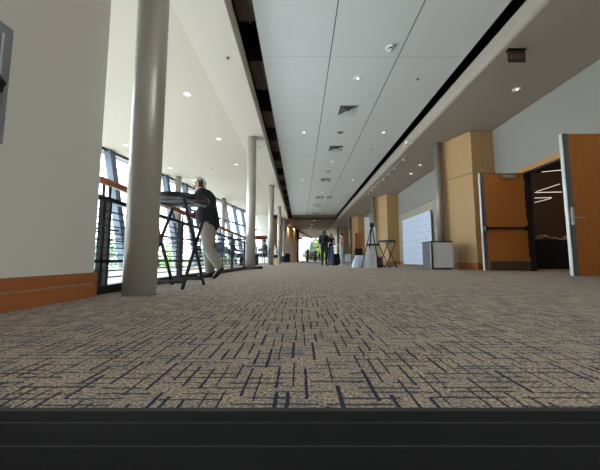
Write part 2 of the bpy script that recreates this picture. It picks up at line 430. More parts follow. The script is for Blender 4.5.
# pilasters
for i in range(4):
    y = 8.43 + 8.5*i
    pts = [(XW, y), (5.38, y), (4.99, y+.93), (5.01, y+1.2), (XW, y+1.2)]
    def inset(d): return [(XW, y+d), (5.38+d, y+d), (4.99+d, y+.93), (5.01+d, y+1.2-d), (XW, y+1.2-d)]
    m = MB(); m.use('maple').prism(pts, .2, 2.99); m.use('void').prism(inset(.012), 2.99, 3.005); m.use('maple').prism(pts, 3.005, ZS)
    m.use('base').prism([(XW, y-.015), (5.365, y-.015), (4.97, y+.93), (4.99, y+1.21), (XW, y+1.21)], 0, .2)
    tag(m.build('wood_pilaster'), ['maple-veneered wall pier behind the grey bin, nearest to the open doors',
        'maple-veneered wall pier behind the folding bar table, second from the doors', 'third maple wall pier, beyond the easel',
        'fourth maple wall pier, beyond the standing group', 'last maple wall pier near the far windows'][i], 'wall pier', 'maple wall piers on the right')

# far end, wood wall, cream wall
m = MB(); m.prism([(xf(25.4, 0)-1.4, 25.4), (-2.78, 25.4), (-2.78, 25.6), (xf(25.4)-1.4, 25.6)], 0, ZL)
struct(m.build('wall_far', 'cream'), 'cream wall behind the seating area', 'wall')
m = MB(); y1 = 37.5
m.prism([(xw(25.5), 25.5), (xw(y1), y1), (xw(y1)-.3, y1), (xw(25.5)-.3, 25.5)], 0, ZS)
struct(m.build('wall_wood', 'maple_lit'), 'wood-panelled wall at the far left', 'wall')
m = MB(); m.box(-8, 17, -8.2, -8, 0, 6.2)
struct(m.build('wall_back', 'wall'), 'wall behind the camera', 'wall')
m = MB(); m.box(-9, 17, 51, 51.2, ZS, 6.2); m.box(XW, 17, 51, 51.2, 0, ZS)
struct(m.build('wall_end', 'frame_dark'), 'wall above the far window', 'wall')
# spandrel above leaning windows and sides of the building
m = MB(); m.prism([(xf(-8)-.3, -8), (xf(27)-.3, 27), (xf(27)-.6, 27), (xf(-8)-.6, -8)], ZL, 6.2)
m.prism([(xf(25.6)-.3, 25.6), (-2.7, 25.6), (-2.7, 25.9), (xf(25.6)-.3, 25.9)], ZL, 6.2)
m.prism([(xw(25.5)-.3, 25.5), (xw(51)-.3, 51), (xw(51)-.5, 51), (xw(25.5)-.5, 25.5)], ZS+.05, 6.2)
struct(m.build('wall_spandrel', 'frame_dark'), 'dark band above the windows', 'wall')
m = MB(); m.box(-14, RX-.22, -8.2, -8, -4.5, 6.2)
struct(m.build('wall_atrium', 'cream'), 'end wall of the open space by the windows', 'wall')

# dark room behind the doors
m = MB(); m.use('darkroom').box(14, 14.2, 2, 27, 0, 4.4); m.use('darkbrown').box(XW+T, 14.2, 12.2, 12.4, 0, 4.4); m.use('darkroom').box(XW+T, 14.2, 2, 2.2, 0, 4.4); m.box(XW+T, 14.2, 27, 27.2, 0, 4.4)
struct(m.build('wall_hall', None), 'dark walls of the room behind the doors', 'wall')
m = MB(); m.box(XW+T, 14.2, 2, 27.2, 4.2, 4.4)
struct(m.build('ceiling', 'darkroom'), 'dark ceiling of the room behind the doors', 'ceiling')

# windows: leaning wall
w1 = MB()
ya, yb = -8, 25.4
def fp(y, z): return Vector((xf(y, z), y, z))
q = [w1.bm.verts.new(fp(ya, -4.5)), w1.bm.verts.new(fp(yb, -4.5)), w1.bm.verts.new(fp(yb, ZL)), w1.bm.verts.new(fp(ya, ZL))]
w1.bm.faces.new(q)
w1o = struct(w1.build('window_1', 'glass'), 'tall leaning window wall on the left', 'window')
y = 10.15 - 1.56*11
while y < 25.3:
    m = MB(); m.bar(fp(y, -4.5), fp(y, ZL), .20, .24, up=(1, 0, 0)); m.bar(fp(y+.16, -4.5), fp(y+.16, ZL), .03, .2, up=(1, 0, 0))
    m.build('mullion', 'mullion', w1o); y += 1.56
for z, hh in ((ZL-.03, .12), (3.05, .1), (1.35, .07), (-.15, .3), (-2.2, .1)):
    m = MB(); m.bar(fp(ya, z), fp(yb, z), .12, hh); m.build('transom', 'frame_dark', w1o)
# far angled glass and end glass
w2 = MB(); w2.bm.faces.new([w2.bm.verts.new(p) for p in ((xw(y1), y1, 0), (xw(YE), YE, 0), (xw(YE), YE, ZS), (xw(y1), y1, ZS))])
w2o = struct(w2.build('window_2', 'glass'), 'angled window at the far left end', 'window')
m = MB(); m.bar((xw(y1-.2), y1-.2, ZS-.12), (xw(YE), YE, ZS-.12), .3, .26); m.build('header', 'brownceil', w2o)
for yy in (42, 46):
    m = MB(); m.bar((xw(yy), yy, 0), (xw(yy), yy, ZS), .08); m.build('mullion', 'mullion', w2o)
for z in (.08, 2.9):
    m = MB(); m.bar((xw(y1), y1, z), (xw(YE), YE, z), .08); m.build('transom', 'mullion', w2o)
w3 = MB(); w3.bm.faces.new([w3.bm.verts.new(p) for p in ((xw(YE), YE, 0), (XW, YE, 0), (XW, YE, ZS), (xw(YE), YE, ZS))])
w3o = struct(w3.build('window_3', 'glass'), 'window wall closing the far end of the corridor', 'window')
for x in (xw(YE), 3.4, 4.8, XW):
    m = MB(); m.bar((x, YE, 0), (x, YE, ZS), .2); m.build('mullion', 'mullion', w3o)
for z in (.1, 3.1, ZS-.1):
    m = MB(); m.bar((xw(YE), YE, z), (XW, YE, z), .12); m.build('transom', 'mullion', w3o)
m = MB(); m.box(-.42, -.12, 37.2, 37.45, 0, ZS-.002); m.box(-1.0, .3, 37.15, 37.2, 3.0, 3.25)
tag(m.build('steel_post', 'frame_dark'), 'dark steel post with a short crossarm beside the bright far window', 'post')
w4 = MB(); w4.bm.faces.new([w4.bm.verts.new(p) for p in ((XW+.08, -7.6, 0), (XW+.08, -.6, 0), (XW+.08, -.6, 3.3), (XW+.08, -7.6, 3.3))])  # unseen glazing, added to daylight the near left wall and carpet
w4o = struct(w4.build('added_daylight_window', 'glass'), 'glazing added on the right behind the camera to let daylight in', 'window')
for y in (-7.6, -5.85, -4.1, -2.35, -.6):
    m = MB(); m.box(XW+.04, XW+.12, y-.04, y+.04, 0, 3.3); m.build('mullion', 'frame_dark', w4o)

# ------------------------------------------------------------------ round columns
cols = [(-1.40, 2.45, .133, 'nearest thick round column beside the railing and the high table'),
        (-1.60, 8.92, .150, 'round column at the end of the railing, second from the front'),
        (-1.57, 14.93, .150, 'round column beside the seated people, third of the left row'),
        (-1.57, 20.95, .150, 'round column beyond the seated people, fourth of the left row'),
        (-1.57, 26.6, .150, 'farthest round column of the left row, by the wood wall')]
for x, y, r, lab in cols:
    m = MB(); m.lathe([(r, 0), (r, ZS-.035), (r*.93, ZS-.03), (r*.93, ZS)], (0, 0, 0), 48)
    o = m.build('round_column', 'column'); o.location = (x, y, 0); tag(o, lab, 'column', 'round columns along the left side')
for x, y, lab in ((-6.1, 13.6, 'round column standing right of the man, close to the leaning windows'), (-5.18, 18.5, 'round column by the leaning windows, further from the man')):
    m = MB(); m.lathe([(.15, 0), (.15, ZL)], (0, 0, 0), 32); o = m.build('round_column', 'column'); o.location = (x, y, 0); tag(o, lab, 'column', 'round columns by the windows')
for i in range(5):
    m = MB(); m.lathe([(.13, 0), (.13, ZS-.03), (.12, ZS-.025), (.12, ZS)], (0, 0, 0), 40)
    o = m.build('round_column', 'column_shaded'); o.location = (4.80, 9.38+8.5*i, 0)
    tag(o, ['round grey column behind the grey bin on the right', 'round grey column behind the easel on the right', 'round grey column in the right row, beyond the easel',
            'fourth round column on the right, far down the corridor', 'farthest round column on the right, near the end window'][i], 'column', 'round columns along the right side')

# ------------------------------------------------------------------ railing
rail = thing('guard_railing', 'black metal railing with horizontal rods and an orange wood handrail along the floor edge', 'railing', (RX, 2.42, 0))
def rpart(mb, name, mt): mb.build(name, mt, rail).location = (-RX, -2.42, 0)
RY0 = 2.34
m = MB(); m.box(RX-.05, RX+.03, RY0, YL, 0, .075); rpart(m, 'kerb', 'black')
pys = [2.43, 2.51, 4.02, 4.10, 5.58, 5.66, 7.14, 7.22, 8.70, 8.78]
for y in pys:
    m = MB(); m.box(RX-.025, RX+.015, y-.016, y+.016, .07, .86); m.box(RX-.012, RX+.006, y-.008, y+.008, .86, .975); rpart(m, 'post', 'black')
m = MB(); m.box(RX-.03, RX+.02, RY0, YL, .825, .865); rpart(m, 'top_rail', 'black')
m = MB(); m.box(RX-.025, RX+.015, RY0, YL, .272, .30); rpart(m, 'lower_rail', 'black')
m = MB()
for z in [.14, .20] + [.345+.066*i for i in range(7)]: m.tube([(RX-.005, RY0, z), (RX-.005, YL, z)], .0065, 6)
rpart(m, 'rods', 'black')
m = MB(); m.box(RX-.02, RX+.045, RY0, YL+.02, .965, 1.025); o = m.build('handrail', 'rail_wood', rail, bevel=.016); o.location = (-RX, -2.42, 0)
# short return that closes the railing
ret = thing('guard_railing', 'short railing return with dark wood handrail beside the second round column', 'railing', (-1.5, YL, 0))
def tpart(mb, name, mt): mb.build(name, mt, ret).location = (1.5, -YL, 0)
m = MB(); m.box(RX+.05, -1.24, YL-.04, YL+.04, 0, .075); tpart(m, 'kerb', 'black')
m = MB(); m.box(RX+.05, -1.10, YL-.035, YL+.035, .98, 1.10); tpart(m, 'handrail', 'rail_dark')
m = MB(); m.box(-1.275, -1.245, YL-.02, YL+.02, .07, 1.0); tpart(m, 'post', 'steel')
# cross railing on the left of the opening
cr = thing('guard_railing', 'dark railing across the edge of the seating area, facing the camera', 'railing', (-4, YL+.1, 0))
def cpart(mb, name, mt): mb.build(name, mt, cr).location = (4, -YL-.1, 0)
X0 = xf(YL, 1.0)+.15
m = MB(); m.box(X0, RX-.05, YL+.08, YL+.12, .82, .86); cpart(m, 'top_rail', 'black')
m = MB(); m.box(X0, RX-.05, YL+.06, YL+.12, .97, 1.02); cpart(m, 'handrail', 'black')
m = MB()
for z in [.14+.09*i for i in range(8)]: m.tube([(X0, YL+.1, z), (RX-.05, YL+.1, z)], .0065, 6)
cpart(m, 'rods', 'black')
x = X0+.1
while x < RX-.1:
    m = MB(); m.box(x-.016, x+.016, YL+.08, YL+.12, 0, .98); cpart(m, 'post', 'black'); x += .78

# ------------------------------------------------------------------ near-left wall cabinet
cab = thing('wall_cabinet', 'grey metal wall cabinet with a dark pull handle on the near left wall', 'cabinet', (RX+.05, 1.2, 1.0))
def kp(mb, name, mt, bev=.003):
    o = mb.build(name, mt, cab, bevel=bev); o.location = (-(RX+.05), -1.2, -1.0); return o
xx = RX+.05
m = MB(); m.box(xx, xx+.05, .75, 1.488, .94, 1.615); kp(m, 'box', 'cabinet')
m = MB(); m.box(xx+.05, xx+.058, .80, 1.435, .99, 1.56); dk = kp(m, 'door', 'cabdoor')
m = MB(); m.box(xx+.058, xx+.062, 1.424, 1.432, 1.0, 1.55); o = m.build('edge_strip', 'steel_light', dk)
m = MB(); m.tube([(xx+.058, 1.38, 1.27), (xx+.095, 1.39, 1.27), (xx+.10, 1.41, 1.245), (xx+.095, 1.405, 1.21), (xx+.058, 1.38, 1.20)], .02, 12); m.build('handle', 'blackplastic', dk)

# ------------------------------------------------------------------ doors (open leaves)
def leaf(idx, xfree, yh, w, kind, label):
    # leaf stands perpendicular to the wall: free edge at xfree, hinge at xfree+w; face towards the camera at y = yh
    t = .05; H = 2.64
    m = MB(); m.box(xfree+.012, xfree+w, yh, yh+t, .012, H)
    d = m.build('door_%d' % idx, 'wood'); struct(d, label, 'door')
    m = MB(); m.box(xfree, xfree+.012, yh-.004, yh+t+.004, .01, H); m.box(xfree+.012, xfree+.024, yh-.004, yh+.0, .01, H); m.build('edge_channel', 'steel_light' if idx < 3 else 'steel_dark', d)
    m = MB(); m.box(xfree+.024, xfree+.034, yh-.006, yh, .01, H); m.build('edge_gap', 'void', d)
    wg = .115
    m = MB(); m.box(xfree+.034, xfree+wg, yh-.003, yh, .01, H); m.build('edge_guard', 'steel_dark', d)
    if kind == 'push':
        m = MB(); m.box(xfree+.02, xfree+.11, yh-.075, yh-.003, 1.06, 1.20, bev=.01); pb = m.build('panic_bar', 'blackplastic', d)
        m = MB(); m.box(xfree+.10, xfree+w-.05, yh-.07, yh-.035, 1.105, 1.155); m.build('push_rail', 'blackplastic', pb)
        m = MB(); m.box(xfree+w-.09, xfree+w-.03, yh-.07, yh, 1.08, 1.18); m.build('end_case', 'blackplastic', pb)
        m = MB(); m.box(xfree+.03, xfree+.05, yh-.08, yh-.074, 1.08, 1.18); m.build('latch_plate', 'steel', pb)
        m = MB(); m.box(xfree+.16, xfree+w-.02, yh-.004, yh, .02, .26); m.build('kick_plate', 'duct', d)
        m = MB(); m.box(xfree+w-.62, xfree+w-.28, yh-.07, yh, H-.16, H-.06, bev=.008); cl = m.build('door_closer', 'steel', d)
        m = MB(); m.bar((xfree+w-.45, yh-.06, H-.045), (xfree+w-.02, yh-.05, H-.02), .03, .02); m.bar((xfree+.2, yh-.01, H-.02), (xfree+w-.45, yh-.01, H-.02), .02, .02); m.build('closer_arm', 'steel_dark', cl)
    else:
        m = MB(); m.box(xfree+.045, xfree+.095, yh-.022, yh-.003, .93, 1.25, bev=.006); hp = m.build('handle_plate', 'steel_light', d)
        m = MB(); m.tube([(xfree+.07, yh-.02, 1.05), (xfree+.07, yh-.07, 1.05), (xfree+.09, yh-.08, 1.05), (xfree+.23, yh-.075, 1.055)], .011, 10); m.build('lever', 'steel', hp)
        m = MB(); m.tube([(xfree+.07, yh-.02, 1.17), (xfree+.07, yh-.035, 1.17)], .017, 14); m.build('lock_cylinder', 'steel', hp)
    for z in (.3, 1.3, 2.35):
        m = MB(); m.tube([(xfree+w+.004, yh-.004, z-.06), (xfree+w+.004, yh-.004, z+.06)], .009, 8); m.build('hinge', 'steel', d)
    return d
leaf(1, 4.87, 4.98, 1.20, 'lever', 'open orange wood door leaf with lever handle, nearest on the right')
leaf(2, 4.86, 7.34, 1.20, 'push', 'open orange wood door leaf with black push bar, beyond the dark opening')
leaf(3, 4.87, 22.0, 1.20, 'lever', 'open wood door leaf far down the right side, behind the easel')
leaf(4, 4.86, 24.36, 1.20, 'push', 'open wood door leaf behind the other far leaf')

# dark room contents
t = thing('draped_table', 'table under a floor-length black cloth inside the dark room', 'table', (8.6, 9.3, 0))
m = MB(); m.box(-1.1, 1.6, -.45, .45, .90, .94); m.build('tabletop', 'blackcloth', t)
m = MB(); m.box(-1.12, 1.62, -.47, .47, .02, .945, bev=.02); m.build('tablecloth', 'blackcloth', t)
m = MB()
for i in range(9): m.ell((7.85+.16*i, 9.2+random.uniform(-.1, .1), .985+.05*math.sin(i*1.1)), (.16, .2, .06+.03*math.sin(i*2.)), sub=2)
tag(m.build('folded_cloth', 'beigecloth'), 'crumpled beige cloth lying on the black-draped table in the dark room', 'cloth')
sl = [((537, 191.5), (560, 184), 3.0), ((535, 192.5), (562, 192), 2.72), ((535, 198), (552, 197.5), 2.6), ((535, 202.5), (551, 198.5), 2.45), ((542, 172), (562, 170), 3.5)]
for i, (a, b, z) in enumerate(sl):
    pa, pb = on_z(*a, z), on_z(*b, z)
    m = MB(); m.bar(pa, pb, .018, .018); o = m.build('strip_light', 'strip_lamp')
    tag(o, ['slanting lit strip light inside the dark room, upper one', 'level lit strip light inside the dark room, below the slanting one', 'short level strip light inside the dark room',
            'lowest slanting strip light inside the dark room', 'strip light just under the doorway head'][i], 'light', 'strip lights in the dark room')

# ------------------------------------------------------------------ high folding tables
def high_table(label, loc, rz, rad=.32):
    t = thing('folding_bar_table', label, 'table', loc, rz, 'black folding high tables')
    H = 1.0
    m = MB(); m.lathe([(rad-.03, H-.05), (rad-.005, H-.05), (rad, H-.042), (rad, H-.006), (rad-.006, H), (0, H)], (0, 0, 0), 48)
    m.lathe([(0, H-.032), (rad-.03, H-.032), (rad-.03, H-.05)], (0, 0, 0), 48); m.build('tabletop', 'blackplastic', t)
    a, b = .21, .25
    m = MB()
    for s in (-1, 1): m.bar((-rad*.85, s*.12, H-.055), (rad*.85, s*.12, H-.055), .03, .02)
    for s in (-1, 1): m.bar((s*a, -rad*.72, H-.066), (s*a, rad*.72, H-.066), .03, .02)
    for i in range(6):
        an = i*math.pi/3; m.bar((.05*math.cos(an), .05*math.sin(an), H-.042), ((rad-.03)*math.cos(an), (rad-.03)*math.sin(an), H-.042), .014, .02)
    m.build('underframe', 'steel_dark', t)
    for sx in (-1, 1):
        for sy in (-1, 1):
            m = MB(); m.bar((sx*(a-.012*sy), sy*b, .0), (sx*(a-.012*sy), -sy*b*.92, H-.06), .030, .022, up=(1, 0, 0)); m.build('leg', 'black', t)
    for sy in (-1, 1):
        m = MB(); m.bar((-a, sy*(b-.033), .075), (a, sy*(b-.033), .075), .022, .03); m.build('foot_bar', 'black', t)
    return t
ht = high_table('tall black folding table with round top beside the nearest column', (-1.37, 3.1, 0), R(-8))
dup(ht, (3.19, 10.15, 0), R(35), 'tall black folding table with round top beside the easel')

# ------------------------------------------------------------------ bins
bn = thing('recycling_bin', 'grey bin cabinet with black lid in front of the round column near the doors', 'bin', (4.0, 8.5, 0), 0, 'grey bins along the right side')
W, D, H = .69, .62, .87
m = MB(); m.box(.02, W-.02, .02, D-.02, .02, H-.03); m.build('body', 'bindark', bn)
m = MB(); m.box(.075, W-.005, 0, .02, .06, H-.04); fp_ = m.build('front_panel', 'binlight', bn)
m = MB(); m.box(.075, W-.005, -.006, 0, .055, .075); m.box(.075, W-.005, -.006, 0, H-.058, H-.04); m.box(.075, .09, -.006, 0, .06, H-.04); m.box(W-.02, W-.005, -.006, 0, .06, H-.04); m.build('panel_frame', 'steel_light', fp_)
m = MB(); m.box(0, .025, -.005, .03, .0, H-.03); m.build('corner_post', 'steel_light', bn)
m = MB(); m.box(.03, .07, .002, .02, .03, H-.03); m.build('corner_gap', 'void', bn)
m = MB(); m.box(-.008, W+.012, -.015, D, H-.03, H); m.build('lid', 'blackplastic', bn, bevel=.006)
m = MB(); m.box(.06, W-.05, .03, D-.05, 0, .04); m.build('plinth', 'void', bn)
dup(bn, (4.02, 25.5, 0), None, 'small-looking grey bin in front of a column, beside the woman in pink')

# ------------------------------------------------------------------ banner, wall sign
bx = 5.95
bt = thing('backdrop_banner', 'white printed backdrop banner standing against the right wall', 'banner', (bx, 14.2, 0))
def bp_(mb, name, mt, par=bt): o = mb.build(name, mt, par); o.location = (-bx, -14.2, 0) if par is bt else (0, 0, 0); return o
m = MB(); m.box(bx-.006, bx, 12.5, 15.95, .06, 2.56); fab = bp_(m, 'fabric', 'banner')
for r_ in range(7):
    for c_ in range(6):
        y = 12.85 + c_*.55 + (.14 if r_ % 2 else 0); z = 2.3 - r_*.34
        m = MB()
        if (r_ + c_) % 2: m.lathe([(.05, 0), (.05, .003), (0, .003)], seg=12); mt = Matrix.Translation((bx-.006, y, z)) @ Matrix.Rotation(R(-90), 4, 'Y'); bmesh.ops.transform(m.bm, matrix=mt, verts=m.bm.verts)
        else: m.box(bx-.009, bx-.006, y-.15, y+.12, z-.012, z+.014)
        bp_(m, 'printed_mark', 'print', fab)
m = MB(); m.tube([(bx+.02, 12.5, .05), (bx+.02, 12.5, 2.56), ], .016, 8); m.tube([(bx+.02, 15.95, .05), (bx+.02, 15.95, 2.56)], .016, 8); m.tube([(bx+.02, 12.5, 2.55), (bx+.02, 15.95, 2.55)], .016, 8); bp_(m, 'frame', 'steel')
for y in (12.6, 15.85):
    m = MB(); m.box(bx-.12, bx+.10, y-.04, y+.04, 0, .06); bp_(m, 'foot', 'steel')
m = MB(); xs = XW-.02
m.tube([(xs, 12.22, 2.25), (xs, 12.20, 2.34), (xs, 12.1, 2.38), (xs, 11.98, 2.34), (xs, 11.92, 2.24)], .012, 6)
for z in (1.92, 1.83): m.tube([(xs, 12.2, z), (xs, 11.85, z)], .011, 6)
m.tube([(xs, 12.2, 1.45), (xs, 11.85, 1.45)], .011, 6); m.tube([(xs, 11.88, 1.4), (xs, 11.88, 2.2)], .008, 6)
for z in (2.34, 1.9, 1.45): m.tube([(xs, 12.05, z), (XW, 12.05, z)], .008, 6)
tag(m.build('wall_hooks', 'steel_dark'), 'thin dark bent-metal marks on the wall between the banner and the round column', 'wall fitting')

# ------------------------------------------------------------------ easel group
ea = thing('display_easel', 'black tripod easel with crossbar in front of pale boards', 'easel', (2.58, 9.95, 0))
ap = Vector((.02, .02, 1.56))
for p in ((-.40, -.05, 0), (.22, -.05, 0), (-.02, .55, 0)):
    m = MB(); m.bar(ap, p, .035, .025); m.build('leg', 'black', ea)
m = MB(); m.box(-.2, .26, -.06, .0, .80, .87); m.build('crossbar', 'black', ea)
m = MB(); m.box(-.045, .085, -.03, .06, 1.47, 1.62, bev=.01); m.build('head', 'black', ea)
def board(label, x0, x1, y, ztop, lean):
    m = MB(); mt = Matrix.Translation((0, y, 0)) @ Matrix.Rotation(-lean, 4, 'X')
    m.box(x0, x1, 0, .012, 0, ztop, mt, bev=.002); return tag(m.build('foam_board', 'white'), label, 'board', 'pale boards behind the easel')
board('tall narrow white board behind the easel, the taller one', 2.41, 2.60, 10.22, 1.88, R(2))
board('shorter white board behind the easel, on its right', 2.56, 2.84, 10.30, 1.52, R(2))
t = thing('draped_stand', 'low stand covered by a grey-blue cloth left of the easel', 'stand', (2.42, 10.62, 0))
m = MB(); m.box(-.28, .3, -.16, .16, 0, .42); m.build('box', 'tablegrey', t)
m = MB(); n = 40
lo, mid, hi = [], [], []
for k in range(n):
    a = 2*math.pi*k/n; w = 1+.07*math.sin(a*9)
    cx, sy = math.cos(a), math.sin(a)
    e = lambda c: math.copysign(abs(c)**.5, c)
    lo.append(m.bm.verts.new((.42*e(cx)*w, .24*e(sy)*w, .004))); mid.append(m.bm.verts.new((.37*e(cx)*(1+.03*math.sin(a*9)), .21*e(sy), .27))); hi.append(m.bm.verts.new((.30*e(cx), .175*e(sy), .45+.02*math.sin(a*2))))
for A, B in ((lo, mid), (mid, hi)):
    for k in range(n): f = m.bm.faces.new([A[k], A[(k+1) % n], B[(k+1) % n], B[k]]); f.smooth = True
m.bm.faces.new(hi); m.build('cloth', 'cloth', t)
t = thing('tote_bag', 'dark bag sitting on the grey-draped stand', 'bag', (2.24, 10.6, .47))
m = MB(); m.box(-.15, .15, -.07, .07, 0, .26, bev=.03); m.build('bag_body', 'blackcloth', t)
m = MB(); m.tube([(-.08, 0, .25), (-.07, 0, .36), (0, 0, .40), (.07, 0, .36), (.08, 0, .25)], .012, 8); m.build('strap', 'redbag', t)
t = thing('backpack', 'dark red bag on the floor behind the folding table near the easel', 'bag', (3.06, 10.75, 0))
m = MB(); m.box(-.14, .14, -.1, .1, 0, .42, bev=.06); m.build('bag_body', 'redbag', t)
m = MB(); m.box(-.1, .1, -.14, -.08, .05, .22, bev=.025); m.build('pocket', 'redbag', t)
m = MB(); m.tube([(-.05, .02, .41), (-.04, .02, .48), (.04, .02, .48), (.05, .02, .41)], .01, 8); m.build('grab_handle', 'blackcloth', t)
t = thing('shopping_bag', 'large black bag on the floor behind the woman in jeans', 'bag', (1.92, 14.9, 0))
m = MB(); m.box(-.2, .2, -.12, .12, 0, .62, bev=.07); m.build('bag_body', 'blackcloth', t)
m = MB(); m.tube([(-.1, 0, .6), (-.08, 0, .74), (.08, 0, .74), (.1, 0, .6)], .012, 8); m.build('strap', 'blackcloth', t)

# ------------------------------------------------------------------ lounge furniture
def chair(loc, rz, label):
    t = thing('lounge_chair', label, 'chair', loc, rz, 'chairs in the seating area')
    m = MB(); m.box(-.23, .23, -.22, .23, .42, .48, bev=.02); m.build('seat', 'chairblue', t)
    m = MB(); mt = Matrix.Translation((0, -.22, .48)) @ Matrix.Rotation(R(10), 4, 'X'); m.box(-.22, .22, -.025, .025, .06, .42, mt, bev=.02); m.build('backrest', 'chairblue', t)
    for s in (-1, 1):
        m = MB(); m.tube([(s*.21, -.29, .86), (s*.22, -.22, .45), (s*.23, -.26, .012), (s*.23, 0, .012), (s*.23, .24, .012), (s*.22, .2, .3), (s*.22, .18, .62), (s*.22, -.1, .66), (s*.21, -.26, .66)], .013, 8); m.build('side_frame', 'steel', t)
    return t
def table(loc, label):
    t = thing('lounge_table', label, 'table', loc, 0, 'tables in the seating area')
    m = MB(); m.lathe([(.38, .70), (.40, .71), (.40, .73), (0, .735)], seg=32); m.build('tabletop', 'tablegrey', t)
    m = MB(); m.lathe([(.035, .02), (.035, .70)], seg=16); m.build('pedestal', 'steel_dark', t)
    m = MB(); m.lathe([(.26, 0), (.26, .012), (.05, .03), (.035, .05)], seg=32); m.build('base', 'steel_dark', t)
    return t
ch0 = chair((-1.84, 14.2, 0), R(90), 'blue chair under the seated person in grey beside the third column')
tb0 = table((-2.62, 14.3, 0), 'round table between the seated person in grey and the person in black')
cl = [((-3.42, 14.35, 0), -90, 'blue chair under the person in black at the round table'),
      ((-3.3, 10.9, 0), 40, 'empty blue chair behind the railing, close to the second column'), ((-4.1, 11.5, 0), -120, 'empty blue chair behind the railing, facing the round table nearest the windows'),
      ((-3.5, 12.2, 0), 170, 'empty blue chair on the far side of the nearest round table'), ((-2.45, 11.5, 0), 95, 'empty blue chair just left of the second column'),
      ((-4.6, 15.8, 0), -70, 'blue chair deep in the seating area by the windows'), ((-3.6, 16.6, 0), 120, 'blue chair deep in the seating area, right of its table'),
      ((-3.2, 20.0, 0), 100, 'blue chair near the cream wall'), ((-1.72, 19.5, 0), 90, 'blue chair under the person in white between the columns')]
for l, r_, lab in cl: dup(ch0, l, R(r_), lab)
for l, lab in (((-3.35, 11.6, 0), 'round table just behind the railing'), ((-4.15, 16.3, 0), 'round table deep in the seating area'), ((-2.5, 19.6, 0), 'round table before the person in white')):
    dup(tb0, l, 0, lab)
t = thing('armchair', 'black armchair by the farthest left column', 'armchair', (-1.36, 23.6, 0), R(60))
m = MB(); m.box(-.33, .33, -.3, .33, .12, .42, bev=.03); m.build('seat', 'blackcloth', t)
m = MB(); m.box(-.36, .36, -.4, -.26, .1, .82, bev=.04); m.build('backrest', 'blackcloth', t)
for s in (-1, 1):
    m = MB(); m.box(s*.36-.06, s*.36+.06, -.3, .33, .1, .6, bev=.03); m.build('armrest', 'blackcloth', t)
    for q in (-.26, .28):
        m = MB(); m.box(s*.3-.02, s*.3+.02, q-.02, q+.02, 0, .13); m.build('leg', 'black', t)

# ------------------------------------------------------------------ ceiling fixtures
def downlight(u, v, z, label, group, r=.085, glow='lamp'):
    p = on_z(u, v, z)
    t = thing('downlight', label, 'light', p, 0, group)
    m = MB(); m.lathe([(r, .0), (r+.014, .0), (r+.014, -.008), (r, -.008)], seg=24); m.build('trim_ring', 'fixture', t)
    m = MB(); m.lathe([(r+.001, -.005), (r*.85, -.003), (r*.5, -.001), (0, -.0008)], seg=24); m.build('reflector', 'reflector', t)
    m = MB(); m.lathe([(r*.24, -.004), (r*.24, -.014), (r*.16, -.020), (0, -.022)], (r*.2, -r*.1, 0), seg=16); m.build('bulb', glow, t)
    return p
dls = []
G1 = 'recessed lights in the panelled ceiling'
for (u, v, lab) in ((357.3, 78.4, 'round recessed light before the nearest square vent'), (304, 132.4, 'round recessed light left of the flat speaker disc'), (383.4, 132.4, 'round recessed light right of the flat speaker disc'),
        (332, 161.6, 'round recessed light just beyond the second square vent'), (302.6, 180, 'small recessed light left of the third vent'), (352.6, 180, 'small recessed light right of the third vent'),
        (322, 192.4, 'small recessed light right before the pair of vents'), (338.3, 201.4, 'small recessed light on the right beyond the pair of vents'), (317.4, 208.7, 'tiny recessed light between the last two vents')):
    dls.append(downlight(u, v, ZP, lab, G1))
G2 = 'recessed lights in the brown far ceiling'
for (u, v, lab) in ((314.6, 220.6, 'tiny recessed light, first in the brown far ceiling'), (312, 224.4, 'tiny recessed light, second in the brown far ceiling'), (310.8, 227.4, 'tiny recessed light, third in the brown far ceiling'), (309.5, 230.6, 'tiny recessed light, last in the brown far ceiling')):
    dls.append(downlight(u, v, ZS, lab, G2, .13))
for (u, v, lab) in ((289.8, 225.2, 'tiny light over the wood wall, nearer one'), (294.6, 228.4, 'tiny light over the wood wall, farther one')):
    dls.append(downlight(u, v, ZS, lab, 'lights over the wood wall', .12))
G3 = 'recessed lights in the warm left ceiling'
for (u, v, lab) in ((187.5, 94, 'recessed light in the left ceiling, nearest, just right of the thick column'), (219, 139, 'recessed light in the left ceiling, above the man'), (236.4, 164.4, 'recessed light in the left ceiling, beside the second column'),
        (126, 145, 'recessed light in the left ceiling, left of the thick column'), (170.8, 168, 'recessed light in the left ceiling, above the high table')):
    dls.append(downlight(u, v, ZL, lab, G3, .08))
G4 = 'recessed lights in the taupe right ceiling'
for (u, v, lab) in ((516.6, 89.2, 'bright recessed light in the right ceiling below the exit sign'), (420, 165, 'recessed light in the right ceiling beside the round column'), (411, 173.6, 'recessed light in the right ceiling, left of the round column')):
    dls.append(downlight(u, v, ZS, lab, G4, .075))

